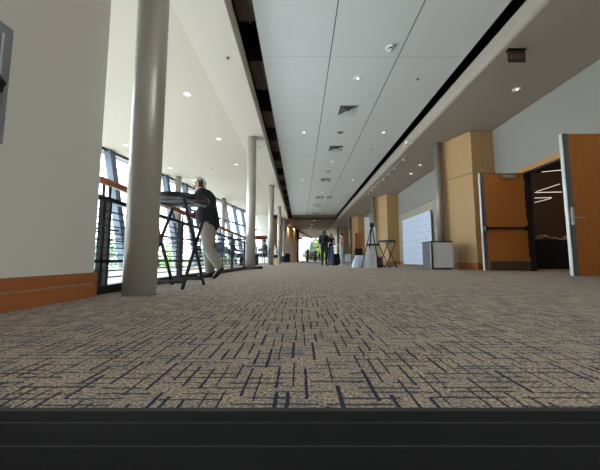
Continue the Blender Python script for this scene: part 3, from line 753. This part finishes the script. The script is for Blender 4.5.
def sprinkler(u, v, z, label):
    p = on_z(u, v, z)+Vector((0, 0, .002))
    t = thing('sprinkler_head', label, 'sprinkler', p, 0, 'ceiling sprinklers')
    m = MB(); m.lathe([(.035, 0), (.033, -.006), (.012, -.012)], seg=16); m.build('escutcheon', 'steel_dark', t)
    m = MB(); m.lathe([(.009, -.01), (.009, -.03), (.022, -.032), (.022, -.036), (0, -.037)], seg=12); m.build('deflector', 'steel_dark', t)
for (u, v, z, lab) in ((418, 79, ZP, 'sprinkler in the panelled ceiling, right of the nearest vent'), (372, 149, ZP, 'sprinkler in the panelled ceiling, right of the second vent'), (357.4, 171.4, ZP, 'sprinkler in the panelled ceiling, beyond the second vent'),
        (300, 197, ZP, 'sprinkler in the panelled ceiling, left of the pair of vents'), (300, 208.5, ZP, 'sprinkler in the panelled ceiling, left of the last vents'),
        (228, 57.8, ZS, 'sprinkler in the lowered strip, nearest'), (259.4, 147, ZS, 'sprinkler in the lowered strip, right of the second column'), (212.4, 168.6, ZL, 'sprinkler in the left ceiling just above the man'), (210.4, 175.6, ZL, 'sprinkler in the left ceiling beside the head of the man'),
        (491, 111.8, ZS, 'sprinkler in the right ceiling, above the first wall pier'), (426.7, 162, ZS, 'sprinkler in the right ceiling beside the round column')):
    sprinkler(u, v, z, lab)
for (u, v, lab) in ((340.6, 132.4, 'flat round speaker disc between the two nearest vents'), (328.6, 171.4, 'flat round speaker disc beyond the second vent')):
    p = on_z(u, v, ZP); t = thing('ceiling_speaker', lab, 'speaker', p, 0, 'ceiling speakers')
    m = MB(); m.lathe([(.11, 0), (.11, -.01), (.09, -.013), (0, -.013)], seg=24); m.build('grille', 'steel_dark', t)
    m = MB(); m.lathe([(.11, 0), (.122, 0), (.122, -.009), (.11, -.011)], seg=24); m.build('rim', 'vent', t)
def vent(u, v, label, sx=.26, sy=.26):
    p = on_z(u, v, ZP); t = thing('ceiling_vent', label, 'vent', p, 0, 'square vents in the panelled ceiling')
    m = MB(); m.box(-sx, sx, -sy, sy, -.004, 0); m.build('throat', 'ventdark', t)
    for k in range(5):
        a, b = 1-.19*k, 1-.19*k-.09
        m = MB()
        # four sloping blades forming a square ring
        o_ = [(-sx*a, -sy*a), (sx*a, -sy*a), (sx*a, sy*a), (-sx*a, sy*a)]; i_ = [(-sx*b, -sy*b), (sx*b, -sy*b), (sx*b, sy*b), (-sx*b, sy*b)]
        vo = [m.bm.verts.new((*q, -.022)) for q in o_]; vi = [m.bm.verts.new((*q, -.006)) for q in i_]
        vo2 = [m.bm.verts.new((*q, -.018)) for q in o_]; vi2 = [m.bm.verts.new((*q, -.004)) for q in i_]
        for j in range(4):
            n_ = (j+1) % 4
            m.bm.faces.new([vo[j], vo[n_], vi[n_], vi[j]]); m.bm.faces.new([vo2[n_], vo2[j], vi2[j], vi2[n_]])
            m.bm.faces.new([vo[n_], vo[j], vo2[j], vo2[n_]]); m.bm.faces.new([vi[j], vi[n_], vi2[n_], vi2[j]])
        m.build('blade_ring' if k else 'frame', 'vent', t)
for (u, v, lab, sx) in ((348.3, 110.5, 'nearest square slatted vent in the panelled ceiling', .27), (336, 148.6, 'second square slatted vent in the panelled ceiling', .27), (326, 180, 'third square vent in the panelled ceiling', .27),
        (320.0, 197.4, 'left vent of the pair in the panelled ceiling', .3), (329.6, 197.4, 'right vent of the pair in the panelled ceiling', .2), (317.8, 205.3, 'vent beyond the pair in the panelled ceiling', .3), (316, 213.6, 'farthest vent in the panelled ceiling', .3)):
    vent(u, v, lab, sx)
p = on_z(390.5, 47, ZP)
t = thing('smoke_detector', 'white round smoke detector with black centre, nearest on the panelled ceiling', 'smoke detector', p); t.scale = (1.25, 1.25, 1.25)
m = MB(); m.lathe([(.075, 0), (.075, -.02), (.06, -.032), (.04, -.036), (0, -.036)], seg=32); m.build('housing', 'fixture', t)
m = MB(); m.lathe([(.042, -.034), (.042, -.05), (.03, -.055), (0, -.055)], seg=24); m.build('sensor', 'blackplastic', t)
m = MB(); m.lathe([(.046, -.058), (.046, -.063), (0, -.066)], seg=24); m.lathe([(.008, -.05), (.008, -.06)], seg=8); m.build('cap', 'fixture', t)

# exit sign
p = on_z(516, 49.5, ZS)
ex = thing('exit_sign', 'dark unlit exit sign hanging from the right ceiling', 'exit sign', (4.175, p.y, ZS)); ex.scale = (.93, .93, .93)
m = MB(); m.box(-.19, .19, -.04, .04, -.035, 0, bev=.004); m.build('mount', 'black', ex)
m = MB(); m.box(-.18, .185, -.008, .008, -.285, -.03); fc = m.build('face', 'exit', ex)
cu = bpy.data.curves.new('exit_text', 'FONT'); cu.body = 'EXIT'; cu.size = .15; cu.extrude = .002; cu.align_x = 'CENTER'
to = bpy.data.objects.new('tmp_text', cu); C.objects.link(to)
bpy.context.view_layer.update()
me = bpy.data.meshes.new_from_object(to.evaluated_get(bpy.context.evaluated_depsgraph_get()))
bpy.data.objects.remove(to); me.materials.clear(); me.materials.append(M['exit_letter'])
lt = bpy.data.objects.new('lettering', me); C.objects.link(lt); lt.parent = fc; lt.rotation_euler = (R(90), 0, 0); lt.location = (0, -.011, -.21)

# track light on the right ceiling
tr = thing('track_light', 'white track with a row of small spotlights along the right ceiling edge', 'light', (4.13, 13.5, ZS))
m = MB(); m.box(-.015, .015, -3.2, 4.2, -.025, 0); m.build('track', 'ceil_right', tr)
for (u, v) in ((402.3, 160), (393.2, 168.8), (387, 174.8), (381, 179.6), (376, 184.2), (372, 187.2), (369, 190.6), (365.6, 194)):
    q = on_z(u, v, ZS-.08); y = q.y - 13.5
    m = MB(); m.tube([(0, y, -.02), (0, y, -.06)], .012, 8); m.tube([(.0, y+.02, -.06), (.06, y-.03, -.105)], .026, 12, .032); h = m.build('spot_head', 'fixture', tr)
    m = MB(); m.tube([(.0605, y-.0303, -.1055), (.064, y-.032, -.108)], .024, 12); m.build('lens', 'fixture', h)
p = on_z(405, 144, ZS)
t = thing('emergency_light', 'white emergency light on the rounded edge of the right ceiling', 'light', (3.86, p.y, ZS+.02))
m = MB(); m.box(-.14, .06, -.09, .09, -.03, .10, bev=.012); m.build('housing', 'fixture', t)
m = MB(); m.tube([(-.08, -.09, .03), (-.08, -.13, .02)], .035, 14); m.tube([(.02, -.09, .03), (.02, -.13, .02)], .035, 14); m.build('lamp_heads', 'fixture', t)

# ------------------------------------------------------------------ people
def remesh(name, prims, voxel, parent=None, smooth=3):
    """prims: ('c', a, b, ra, rb, mat) tapered capsule | ('e', centre, radii, rotation, mat) ellipsoid -> one continuous skin"""
    m = MB()
    for p in prims:
        if p[0] == 'c':
            a, b, ra, rb = Vector(p[1]), Vector(p[2]), p[3], p[4]
            d = b-a; L_ = d.length; d.normalize()
            ref = Vector((0, 0, 1)) if abs(d.z) < .9 else Vector((0, 1, 0))
            x = d.cross(ref).normalized(); z = x.cross(d)
            prof = [(ra*math.sin(t_), -ra*math.cos(t_)) for t_ in [math.pi/2*i/4 for i in range(5)]] + [(rb*math.cos(t_), L_+rb*math.sin(t_)) for t_ in [math.pi/2*i/4 for i in range(5)]]
            m2 = MB(); m2.lathe(prof, seg=14)
            mt = Matrix.Translation(a) @ Matrix((x, z, d)).transposed().to_4x4()
            bmesh.ops.transform(m2.bm, matrix=mt, verts=m2.bm.verts)
            bmesh.ops.recalc_face_normals(m2.bm, faces=m2.bm.faces)
            tm = bpy.data.meshes.new('t'); m2.bm.to_mesh(tm); m2.bm.free(); m.bm.from_mesh(tm); bpy.data.meshes.remove(tm)
        else: m.ell(p[1], p[2], p[3], 3)
    me = bpy.data.meshes.new('t'); m.bm.to_mesh(me); m.bm.free()
    o = bpy.data.objects.new('t', me); C.objects.link(o)
    r = o.modifiers.new('r', 'REMESH'); r.mode = 'VOXEL'; r.voxel_size = voxel
    s = o.modifiers.new('s', 'SMOOTH'); s.iterations = smooth; s.factor = .5
    bpy.context.view_layer.update()
    em = bpy.data.meshes.new_from_object(o.evaluated_get(bpy.context.evaluated_depsgraph_get()))
    bpy.data.objects.remove(o)
    em.name = name
    names = []
    for p in prims:
        if p[-1] not in names: names.append(p[-1])
    em.materials.clear()
    for n_ in names: em.materials.append(M[n_])
    nf = len(em.polygons); ce = np.zeros(nf*3); em.polygons.foreach_get('center', ce); ce = ce.reshape(-1, 3)
    best = np.full(nf, 1e9); idx = np.zeros(nf, dtype=np.int32)
    for p in prims:
        if p[0] == 'c':
            a, b = np.array(p[1]), np.array(p[2]); d = b-a; tt = np.clip(((ce-a) @ d)/max(1e-9, d @ d), 0, 1)
            ds = np.linalg.norm(ce-(a+tt[:, None]*d), axis=1) - (p[3]+(p[4]-p[3])*tt)
        else:
            loc = ce-np.array(p[1])
            if p[3] is not None: loc = loc @ np.array(p[3].to_3x3())
            ds = (np.linalg.norm(loc/np.array(p[2]), axis=1)-1)*min(p[2])
        up = ds < best; best[up] = ds[up]; idx[up] = names.index(p[-1])
    em.polygons.foreach_set('material_index', idx); em.polygons.foreach_set('use_smooth', np.ones(nf, dtype=bool)); em.update()
    ob = bpy.data.objects.new(name, em); C.objects.link(ob)
    if parent: ob.parent = parent
    return ob

J0 = dict(head=(0, .02, 1.575), neck=(0, -.005, 1.44), chest=(0, 0, 1.26), waist=(0, .005, 1.06), pelvis=(0, 0, .93),
          shL=(-.17, -.01, 1.385), elL=(-.215, -.03, 1.11), wrL=(-.215, .05, .87), shR=(.17, -.01, 1.385), elR=(.215, -.03, 1.11), wrR=(.215, .05, .87),
          hipL=(-.085, 0, .90), knL=(-.095, .02, .49), anL=(-.10, -.03, .09), toeL=(-.115, .11, .035),
          hipR=(.085, 0, .90), knR=(.095, .02, .49), anR=(.10, -.03, .09), toeR=(.115, .11, .035), hdL=(0, .15, -1), hdR=(0, .15, -1), nL=(1, 0, 0), nR=(-1, 0, 0), look=(0, 1, -.05))
def V(x): return Vector(x)
def person(label, loc, rz, over={}, top='navy', legs='khaki', shoe='shoe', hair='darkhair', style='short', sleeve=True, voxel=.011, fem=False, jacket=None, scale=1.0, group=None, bag=1.12, jw=1.0):
    J = {k: V(v) for k, v in {**J0, **over}.items()}
    t = thing('person', label, 'person', loc, rz, group); t.scale = (scale,)*3
    P = []
    lk = J['look'].normalized(); side = lk.cross(V((0, 0, 1))).normalized(); upv = side.cross(lk)
    HR = Matrix((side, lk, upv)).transposed()
    h = J['head']
    def hp(x, y, z): return h + side*x + lk*y + upv*z
    P += [('e', h+upv*.015, (.073, .09, .10), HR, 'skin'), ('e', hp(0, .02, -.055), (.055, .065, .06), HR, 'skin'), ('c', hp(0, .085, .005), hp(0, .108, -.028), .010, .015, 'skin'),
          ('e', hp(.032, .083, .018), (.014, .008, .008), HR, 'eye'), ('e', hp(-.032, .083, .018), (.014, .008, .008), HR, 'eye'), ('e', hp(0, .083, -.062), (.025, .009, .008), HR, 'lip'),
          ('e', hp(.076, -.005, -.005), (.012, .02, .032), HR, 'skin'), ('e', hp(-.076, -.005, -.005), (.012, .02, .032), HR, 'skin'), ('c', hp(0, .06, .04), hp(0, .07, .04), .035, .03, 'skin'),
          ('c', J['neck']-V((0, 0, .03)), h-upv*.05-lk*.02, .052, .05, 'skin')]
    sw = .9 if fem else 1.0
    c, w, p_ = J['chest'], J['waist'], J['pelvis']
    acr = (J['shR']-J['shL']).normalized(); tu = (c-w).normalized(); TR = Matrix((acr, tu.cross(acr), tu)).transposed()
    P += [('e', c+tu*.02, (.165*sw, .115, .19), TR, top), ('e', w, (.135*sw, .10, .16), TR, top), ('e', p_, (.155, .115, .12), None, legs), ('c', w, p_+V((0, 0, .06)), .10, .11, top),
          ('c', J['shL'], J['shR'], .06, .06, top), ('c', c+V((0, 0, .1)), J['neck'], .08, .055, top)]
    if fem: P += [('e', c+TR @ V((.065, .085, .02)), (.06, .055, .06), None, top), ('e', c+TR @ V((-.065, .085, .02)), (.06, .055, .06), None, top)]
    for s in 'LR':
        sm = top if sleeve else 'skin'
        sh, el, wr = J['sh'+s], J['el'+s], J['wr'+s]
        P += [('c', sh, el, .056*sw, .044*sw, top), ('c', el, wr, .043*sw, .030*sw, sm)]
        d = J['hd'+s].normalized(); n = J['n'+s]; n = (n-d*n.dot(d)).normalized(); q = d.cross(n)
        PR = Matrix((q, d, n)).transposed()
        P += [('c', wr, wr+d*.03, .027, .026, 'skin'), ('e', wr+d*.055, (.040, .048, .016), PR, 'skin')]
        for i, (L1, L2) in enumerate(((.040, .034), (.046, .040), (.043, .036), (.034, .028))):
            b0 = wr+d*.09+q*(i-1.5)*.0205; b1 = b0+(d*.9+n*.42)*L1; b2 = b1+(d*.45+n*.89)*L2
            P += [('c', b0-d*.02, b1, .0095, .0088, 'skin'), ('c', b1, b2, .0088, .0078, 'skin')]
        tq = -q
        b0 = wr+d*.035+tq*.03; b1 = b0+(d*.6+tq*.6+n*.4).normalized()*.04; b2 = b1+(d*.8+n*.55).normalized()*.03
        P += [('c', b0, b1, .012, .0105, 'skin'), ('c', b1, b2, .0105, .009, 'skin')]
        hi, kn, an, to = J['hip'+s], J['kn'+s], J['an'+s], J['toe'+s]
        P += [('c', hi, kn, .092*bag, .062*bag, legs), ('c', kn, kn+(an-kn)*.35, .062*bag, .062*bag, legs), ('c', kn+(an-kn)*.35, an+(kn-an).normalized()*.05, .062*bag, .05*bag, legs)]
        hl = an+(an-to).normalized()*.03-V((0, 0, .045)) if an.z < .12 else an+(an-to).normalized()*.02-V((0, 0, .02))
        P += [('c', an, an+(hl-an)*.5, .042, .042, shoe), ('c', hl+V((0, 0, .0)), to, .038, .036, shoe), ('c', hl.lerp(to, .6), to+(to-hl).normalized()*.02, .042, .03, shoe)]
    remesh('body', P, voxel, t)
    # hair
    Hh = []
    ht = .012
    Hh += [('e', hp(0, -.018, .035), (.080, .090, .095), HR, hair), ('c', hp(-.05, .045, .075), hp(.05, .045, .075), .03, .03, hair)]
    if style == 'long':
        for sx in (-.06, -.02, .02, .06): Hh.append(('c', hp(sx, -.05, .02), hp(sx*1.1, -.085, -.30), .045, .03, hair))
        for sx in (-.075, .075): Hh.append(('c', hp(sx, -.01, .03), hp(sx*1.15, -.02, -.22), .025, .02, hair))
    elif style == 'bob':
        for sx in (-.065, -.02, .02, .065): Hh.append(('c', hp(sx, -.04, .02), hp(sx*1.1, -.055, -.13), .04, .03, hair))
    else:
        Hh += [('c', hp(-.06, -.05, .0), hp(.06, -.05, .0), .04, .04, hair), ('c', hp(0, -.07, -.02), hp(0, -.07, -.05), .04, .03, hair)]
    remesh('hair', Hh, max(.009, voxel*.8), t)
    if jacket:
        K = [('e', c+tu*.02, (.182*sw, .132*jw, .20), TR, jacket), ('e', w, (.165*sw, .128*jw, .20), TR, jacket), ('c', J['shL'], J['shR'], .073, .073, jacket),
             ('c', w+V((-.05, 0, 0)), p_+V((-.05, 0, -.0)), .13*jw, .135*jw, jacket), ('c', w+V((.05, 0, 0)), p_+V((.05, 0, -.0)), .13*jw, .135*jw, jacket), ('c', c+V((0, -.02, .10)), J['neck']-V((0, .02, .01)), .085, .066, jacket)]
        K += [('c', w+V((0, .05, 0)), p_+V((0, .05, -.02)), .12*jw, .12*jw, jacket)] if jw > 1 else []
        for s in 'LR':
            K += [('c', J['sh'+s], J['el'+s], .070, .058, jacket), ('c', J['el'+s], J['wr'+s].lerp(J['el'+s], .12), .058, .045, jacket)]
        remesh('jacket', K, max(voxel, .011), t)
    return t

# man at the railing
man = person('grey-haired man in a navy jacket and khaki trousers leaning at the railing', (-1.50, 4.42, 0), R(90), dict(
    pelvis=(0, -.03, .90), waist=(0, -.01, 1.03), chest=(0, .02, 1.22), neck=(0, .075, 1.40), head=(0, .135, 1.515), look=(-.72, .65, -.30),
    shL=(-.17, .04, 1.345), elL=(-.25, .21, 1.14), wrL=(-.185, .075, 1.335), hdL=(.10, -.02, 1), nL=(.9, .3, 0), shR=(.17, .04, 1.345), elR=(.22, .12, 1.08), wrR=(.17, .27, 1.065), hdR=(-.5, .5, -.18), nR=(0, 0, -1),
    hipL=(-.085, -.03, .87), knL=(-.09, -.07, .47), anL=(-.09, -.27, .165), toeL=(-.09, -.185, .045),
    hipR=(.085, -.03, .87), knR=(.09, .0, .47), anR=(.09, -.04, .09), toeR=(.10, .11, .035)),
    top='navy', legs='khaki', shoe='shoe', hair='greyhair', jacket='navy', voxel=.007, bag=1.38, jw=1.22)
t = thing('phone', 'black phone held to the ear of the grey-haired man', 'phone', (0, 0, 0))
t.location = (-1.50-.055, 4.42-.165, 1.475); t.rotation_euler = (R(8), R(-12), R(40))
m = MB(); m.box(-.037, .037, -.008, .008, -.06, .07, bev=.004); m.build('case', 'blackplastic', t)
m = MB(); m.box(-.028, .0, -.0105, -.008, .03, .062); m.build('lens_block', 'steel_dark', t)

# standing group
person('woman with long dark hair in black clothes, back to the camera', (1.24, 14.15, 0), R(-15), dict(
    elL=(-.23, .05, 1.12), wrL=(-.12, .22, 1.12), hdL=(.6, .6, .2), elR=(.22, .06, 1.12), wrR=(.11, .24, 1.15), hdR=(-.6, .6, .2)),
    top='navy', legs='navy', hair='darkhair', style='long', fem=True, jacket='navy', scale=1.06)
person('blond woman in a dark top and blue jeans with folded arms', (1.58, 14.3, 0), R(150), dict(
    elL=(-.24, .04, 1.10), wrL=(-.04, .2, 1.13), hdL=(1, .15, 0), nL=(0, -1, 0), elR=(.24, .04, 1.10), wrR=(.06, .22, 1.18), hdR=(-1, .1, .1), nR=(0, -1, 0)),
    top='navy', legs='jeans', hair='blondhair', style='bob', fem=True, scale=.98)
pk = person('woman in a pink top and pale jeans holding white papers', (2.13, 14.05, 0), R(70), dict(
    elL=(-.21, .02, 1.10), wrL=(-.10, .24, 1.10), hdL=(.3, .9, .1), nL=(0, 0, 1), elR=(.21, .04, 1.10), wrR=(.10, .25, 1.10), hdR=(-.3, .9, .1), nR=(0, 0, 1)),
    top='pink', legs='ltjeans', shoe='sneaker', hair='darkhair', style='short', fem=True, scale=.97)
m = MB(); mt = Matrix.Translation((1.80, 14.16, 1.16)) @ Matrix.Rotation(R(70), 4, 'Z') @ Matrix.Rotation(R(60), 4, 'X'); m.box(-.12, .12, -.15, .17, -.004, .004, mt)
tag(m.build('paper_sheet', 'white'), 'white papers held by the woman in pink', 'paper')

SIT = dict(pelvis=(0, -.05, .56), waist=(0, -.06, .70), chest=(0, -.05, .90), neck=(0, -.03, 1.08), head=(0, .0, 1.215), shL=(-.17, -.04, 1.02), shR=(.17, -.04, 1.02),
           elL=(-.22, .08, .80), elR=(.22, .08, .80), wrL=(-.12, .30, .79), wrR=(.12, .30, .79), hdL=(.2, 1, 0), hdR=(-.2, 1, 0), nL=(0, 0, -1), nR=(0, 0, -1),
           hipL=(-.09, -.02, .56), hipR=(.09, -.02, .56), knL=(-.11, .40, .53), knR=(.11, .40, .53), anL=(-.11, .38, .09), anR=(.11, .36, .09), toeL=(-.12, .52, .035), toeR=(.12, .50, .035))
person('seated person in a grey-blue jacket facing the windows', (-1.84, 14.2, 0), R(90), SIT, top='greyblue', legs='navy', hair='darkhair', jacket='greyblue')
person('seated person in black on the window side of the round table', (-3.42, 14.35, 0), R(-90), SIT, top='navy', legs='navy', hair='darkhair')
person('seated person in a white shirt between two far columns', (-1.72, 19.5, 0), R(90), SIT, top='whitecloth', legs='navy', hair='darkhair')
# silhouettes near the far window
person('standing person in black beside the dark post at the far end', (.36, 34.5, 0), R(-90), {}, top='navy', legs='navy', hair='darkhair', voxel=.015)
person('standing person in a white shirt at the far end', (.66, 34.0, 0), R(150), {}, top='whitecloth', legs='whitecloth', hair='darkhair', voxel=.015, scale=.86)
person('standing person in dark clothes before the bright far window', (.92, 35.0, 0), R(180), {}, top='navy', legs='navy', hair='darkhair', style='long', voxel=.015)
person('standing person in green-grey before the yellow-green far window', (1.98, 36, 0), R(20), {}, top='greyblue', legs='navy', hair='darkhair', voxel=.015)
for (x, y, rz, top, lab) in ((1.32, 35.5, 120, 'orange', 'seated person in orange at the far end'), (1.62, 37, -60, 'navy', 'seated dark person left of the one in green-grey at the far end'), (2.5, 36.5, 90, 'navy', 'seated dark person right of the one in green-grey at the far end')):
    person(lab, (x, y, 0), R(rz), SIT, top=top, legs='navy', hair='darkhair', voxel=.015)
    dup(ch0, (x, y, 0), R(rz), 'chair under the ' + lab)

# ------------------------------------------------------------------ outside
m = MB(); m.box(-120, 60, -40, 140, -5.2, -5.0)
struct(m.build('ground', 'concrete'), 'pale paved ground outside', 'ground')
m = MB(); m.box(-40, 40, 56, 110, -.4, -.1)
struct(m.build('ground', 'grass'), 'lawn outside the far window', 'ground')
def tree(loc, h, r, lm, label, seed, low=.42, n=1700, ls=1):
    rg = random.Random(seed)
    t = thing('leafy_tree', label, 'tree', loc, 0, 'trees outside the windows')
    m = MB(); m.tube([(0, 0, 0), (.08, .05, h*.3), (0, 0, h*.6)], .18, 10, .09)
    for k in range(5):
        a = k*1.3; m.tube([(0, 0, h*(.35+.05*k)), (r*.5*math.cos(a), r*.5*math.sin(a), h*(.55+.06*k))], .07, 8, .03)
    m.build('trunk', 'bark', t)
    m = MB(); cl_ = []
    for k in range(14):
        a = rg.uniform(0, 6.28); q = rg.uniform(0, .7)*r; cl_.append((Vector((q*math.cos(a), q*math.sin(a), h*rg.uniform(low, .9))), r*rg.uniform(.35, .55)))
    for k in range(n):
        c0, rr = rg.choice(cl_)
        d = Vector((rg.gauss(0, 1), rg.gauss(0, 1), rg.gauss(0, 1))).normalized()
        p0 = c0+d*rr*rg.uniform(.6, 1.05); sz = rg.uniform(.10, .22)*ls
        a_ = Vector((rg.gauss(0, 1), rg.gauss(0, 1), rg.gauss(0, 1))).normalized(); b_ = a_.cross(d).normalized() if abs(a_.dot(d)) < .95 else a_.orthogonal()
        v4 = [m.bm.verts.new(p0+a_*sz), m.bm.verts.new(p0+b_*sz*.5), m.bm.verts.new(p0-a_*sz), m.bm.verts.new(p0-b_*sz*.5)]
        m.bm.faces.new(v4)
    m.build('foliage', lm, t, recalc=False)
i = 0
for (x, y, h, r, lm) in ((-17, 20, 7.0, 2.6, 'leaf'), (-20, 28, 7.5, 2.8, 'leaf_b'), (-15, 31, 6.5, 2.4, 'leaf'), (-24, 24, 8, 3, 'leaf'), (-13, 36, 7, 2.6, 'leaf_b'), (-19, 40, 8, 3, 'leaf'), (-27, 34, 8.5, 3.2, 'leaf_b'), (-11, 44, 7, 2.6, 'leaf')):
    tree((x, y, -5), h, r, M and lm, ['leafy tree outside the leaning windows, seen through the railing', 'leafy tree outside the leaning windows, deeper in the row'][0 if i == 0 else 1], i); i += 1
for (x, y, h, r, lm, lab) in ((4.4, 60, 4.6, 1.8, 'leaf_y', 'yellow-green tree outside the far end window'), (3.2, 66, 6.0, 1.7, 'leaf_b', 'blue-green tree outside the far end window, behind the yellow-green one'), (9.5, 70, 7, 2.8, 'leaf_y', 'yellow-green tree at the right outside the far end window')):
    tree((x, y, -.2), h, r, lm, lab, i, .12, 3200, 1.6); i += 1

# ------------------------------------------------------------------ light
w = bpy.data.worlds.new('sky'); sc.world = w; w.use_nodes = True
N, L = w.node_tree.nodes, w.node_tree.links
bg = N['Background']; bg.inputs['Strength'].default_value = 6.5
tc = N.new('ShaderNodeTexCoord'); sx = N.new('ShaderNodeSeparateXYZ'); L.new(tc.outputs['Generated'], sx.inputs[0])
rp = N.new('ShaderNodeValToRGB'); rp.color_ramp.elements[0].color = (.33, .37, .405, 1); rp.color_ramp.elements[1].color = (.78, .91, 1, 1); rp.color_ramp.elements[1].position = .8
L.new(sx.outputs['Z'], rp.inputs[0]); L.new(rp.outputs[0], bg.inputs['Color'])
def area(name, loc, rot, sx_, sy_, power=0, col=(1, 1, 1), portal=False):
    l = bpy.data.lights.new(name, 'AREA'); l.shape = 'RECTANGLE'; l.size = sx_; l.size_y = sy_; l.energy = power; l.color = col
    if portal: l.cycles.is_portal = True
    o = bpy.data.objects.new(name, l); C.objects.link(o); o.location = loc; o.rotation_euler = rot; return o
sun = bpy.data.lights.new('sun', 'SUN'); sun.energy = 3.0; sun.angle = R(1); sun.color = (1, .96, .88)
so = bpy.data.objects.new('sun', sun); C.objects.link(so); so.rotation_euler = (R(10), R(42), 0)
l = bpy.data.lights.new('dark_room_fill', 'POINT'); l.energy = 60; l.color = (1, .78, .58); l.shadow_soft_size = .4  # added fill without a fixture, brightens the brown wall of the dark room
o = bpy.data.objects.new('dark_room_fill', l); C.objects.link(o); o.location = (10.5, 8.0, 3.7)
# recessed lamps
for k, p in enumerate(dls):
    l = bpy.data.lights.new('downlight_lamp', 'SPOT'); l.energy = 90 if (p.y > 28 and p.x < 0) else 5; l.spot_size = R(110); l.spot_blend = .8; l.color = (1, .88, .72); l.shadow_soft_size = .05
    o = bpy.data.objects.new('downlight_lamp', l); C.objects.link(o); o.location = p-Vector((0, 0, .05))

# ------------------------------------------------------------------ camera
cam = bpy.data.cameras.new('camera'); cam.sensor_width = 36; cam.sensor_fit = 'HORIZONTAL'; cam.lens = F/600*36; cam.clip_start = .02; cam.clip_end = 300
co = bpy.data.objects.new('camera', cam); C.objects.link(co); co.location = (0, 0, CAMZ); co.rotation_euler = (R(90+PITCH), 0, 0)
sc.camera = co
sc.view_settings.view_transform = 'Standard'; sc.view_settings.look = 'None'; sc.view_settings.gamma = 1; sc.view_settings.use_curve_mapping = False
sc.view_settings.exposure = 1.38
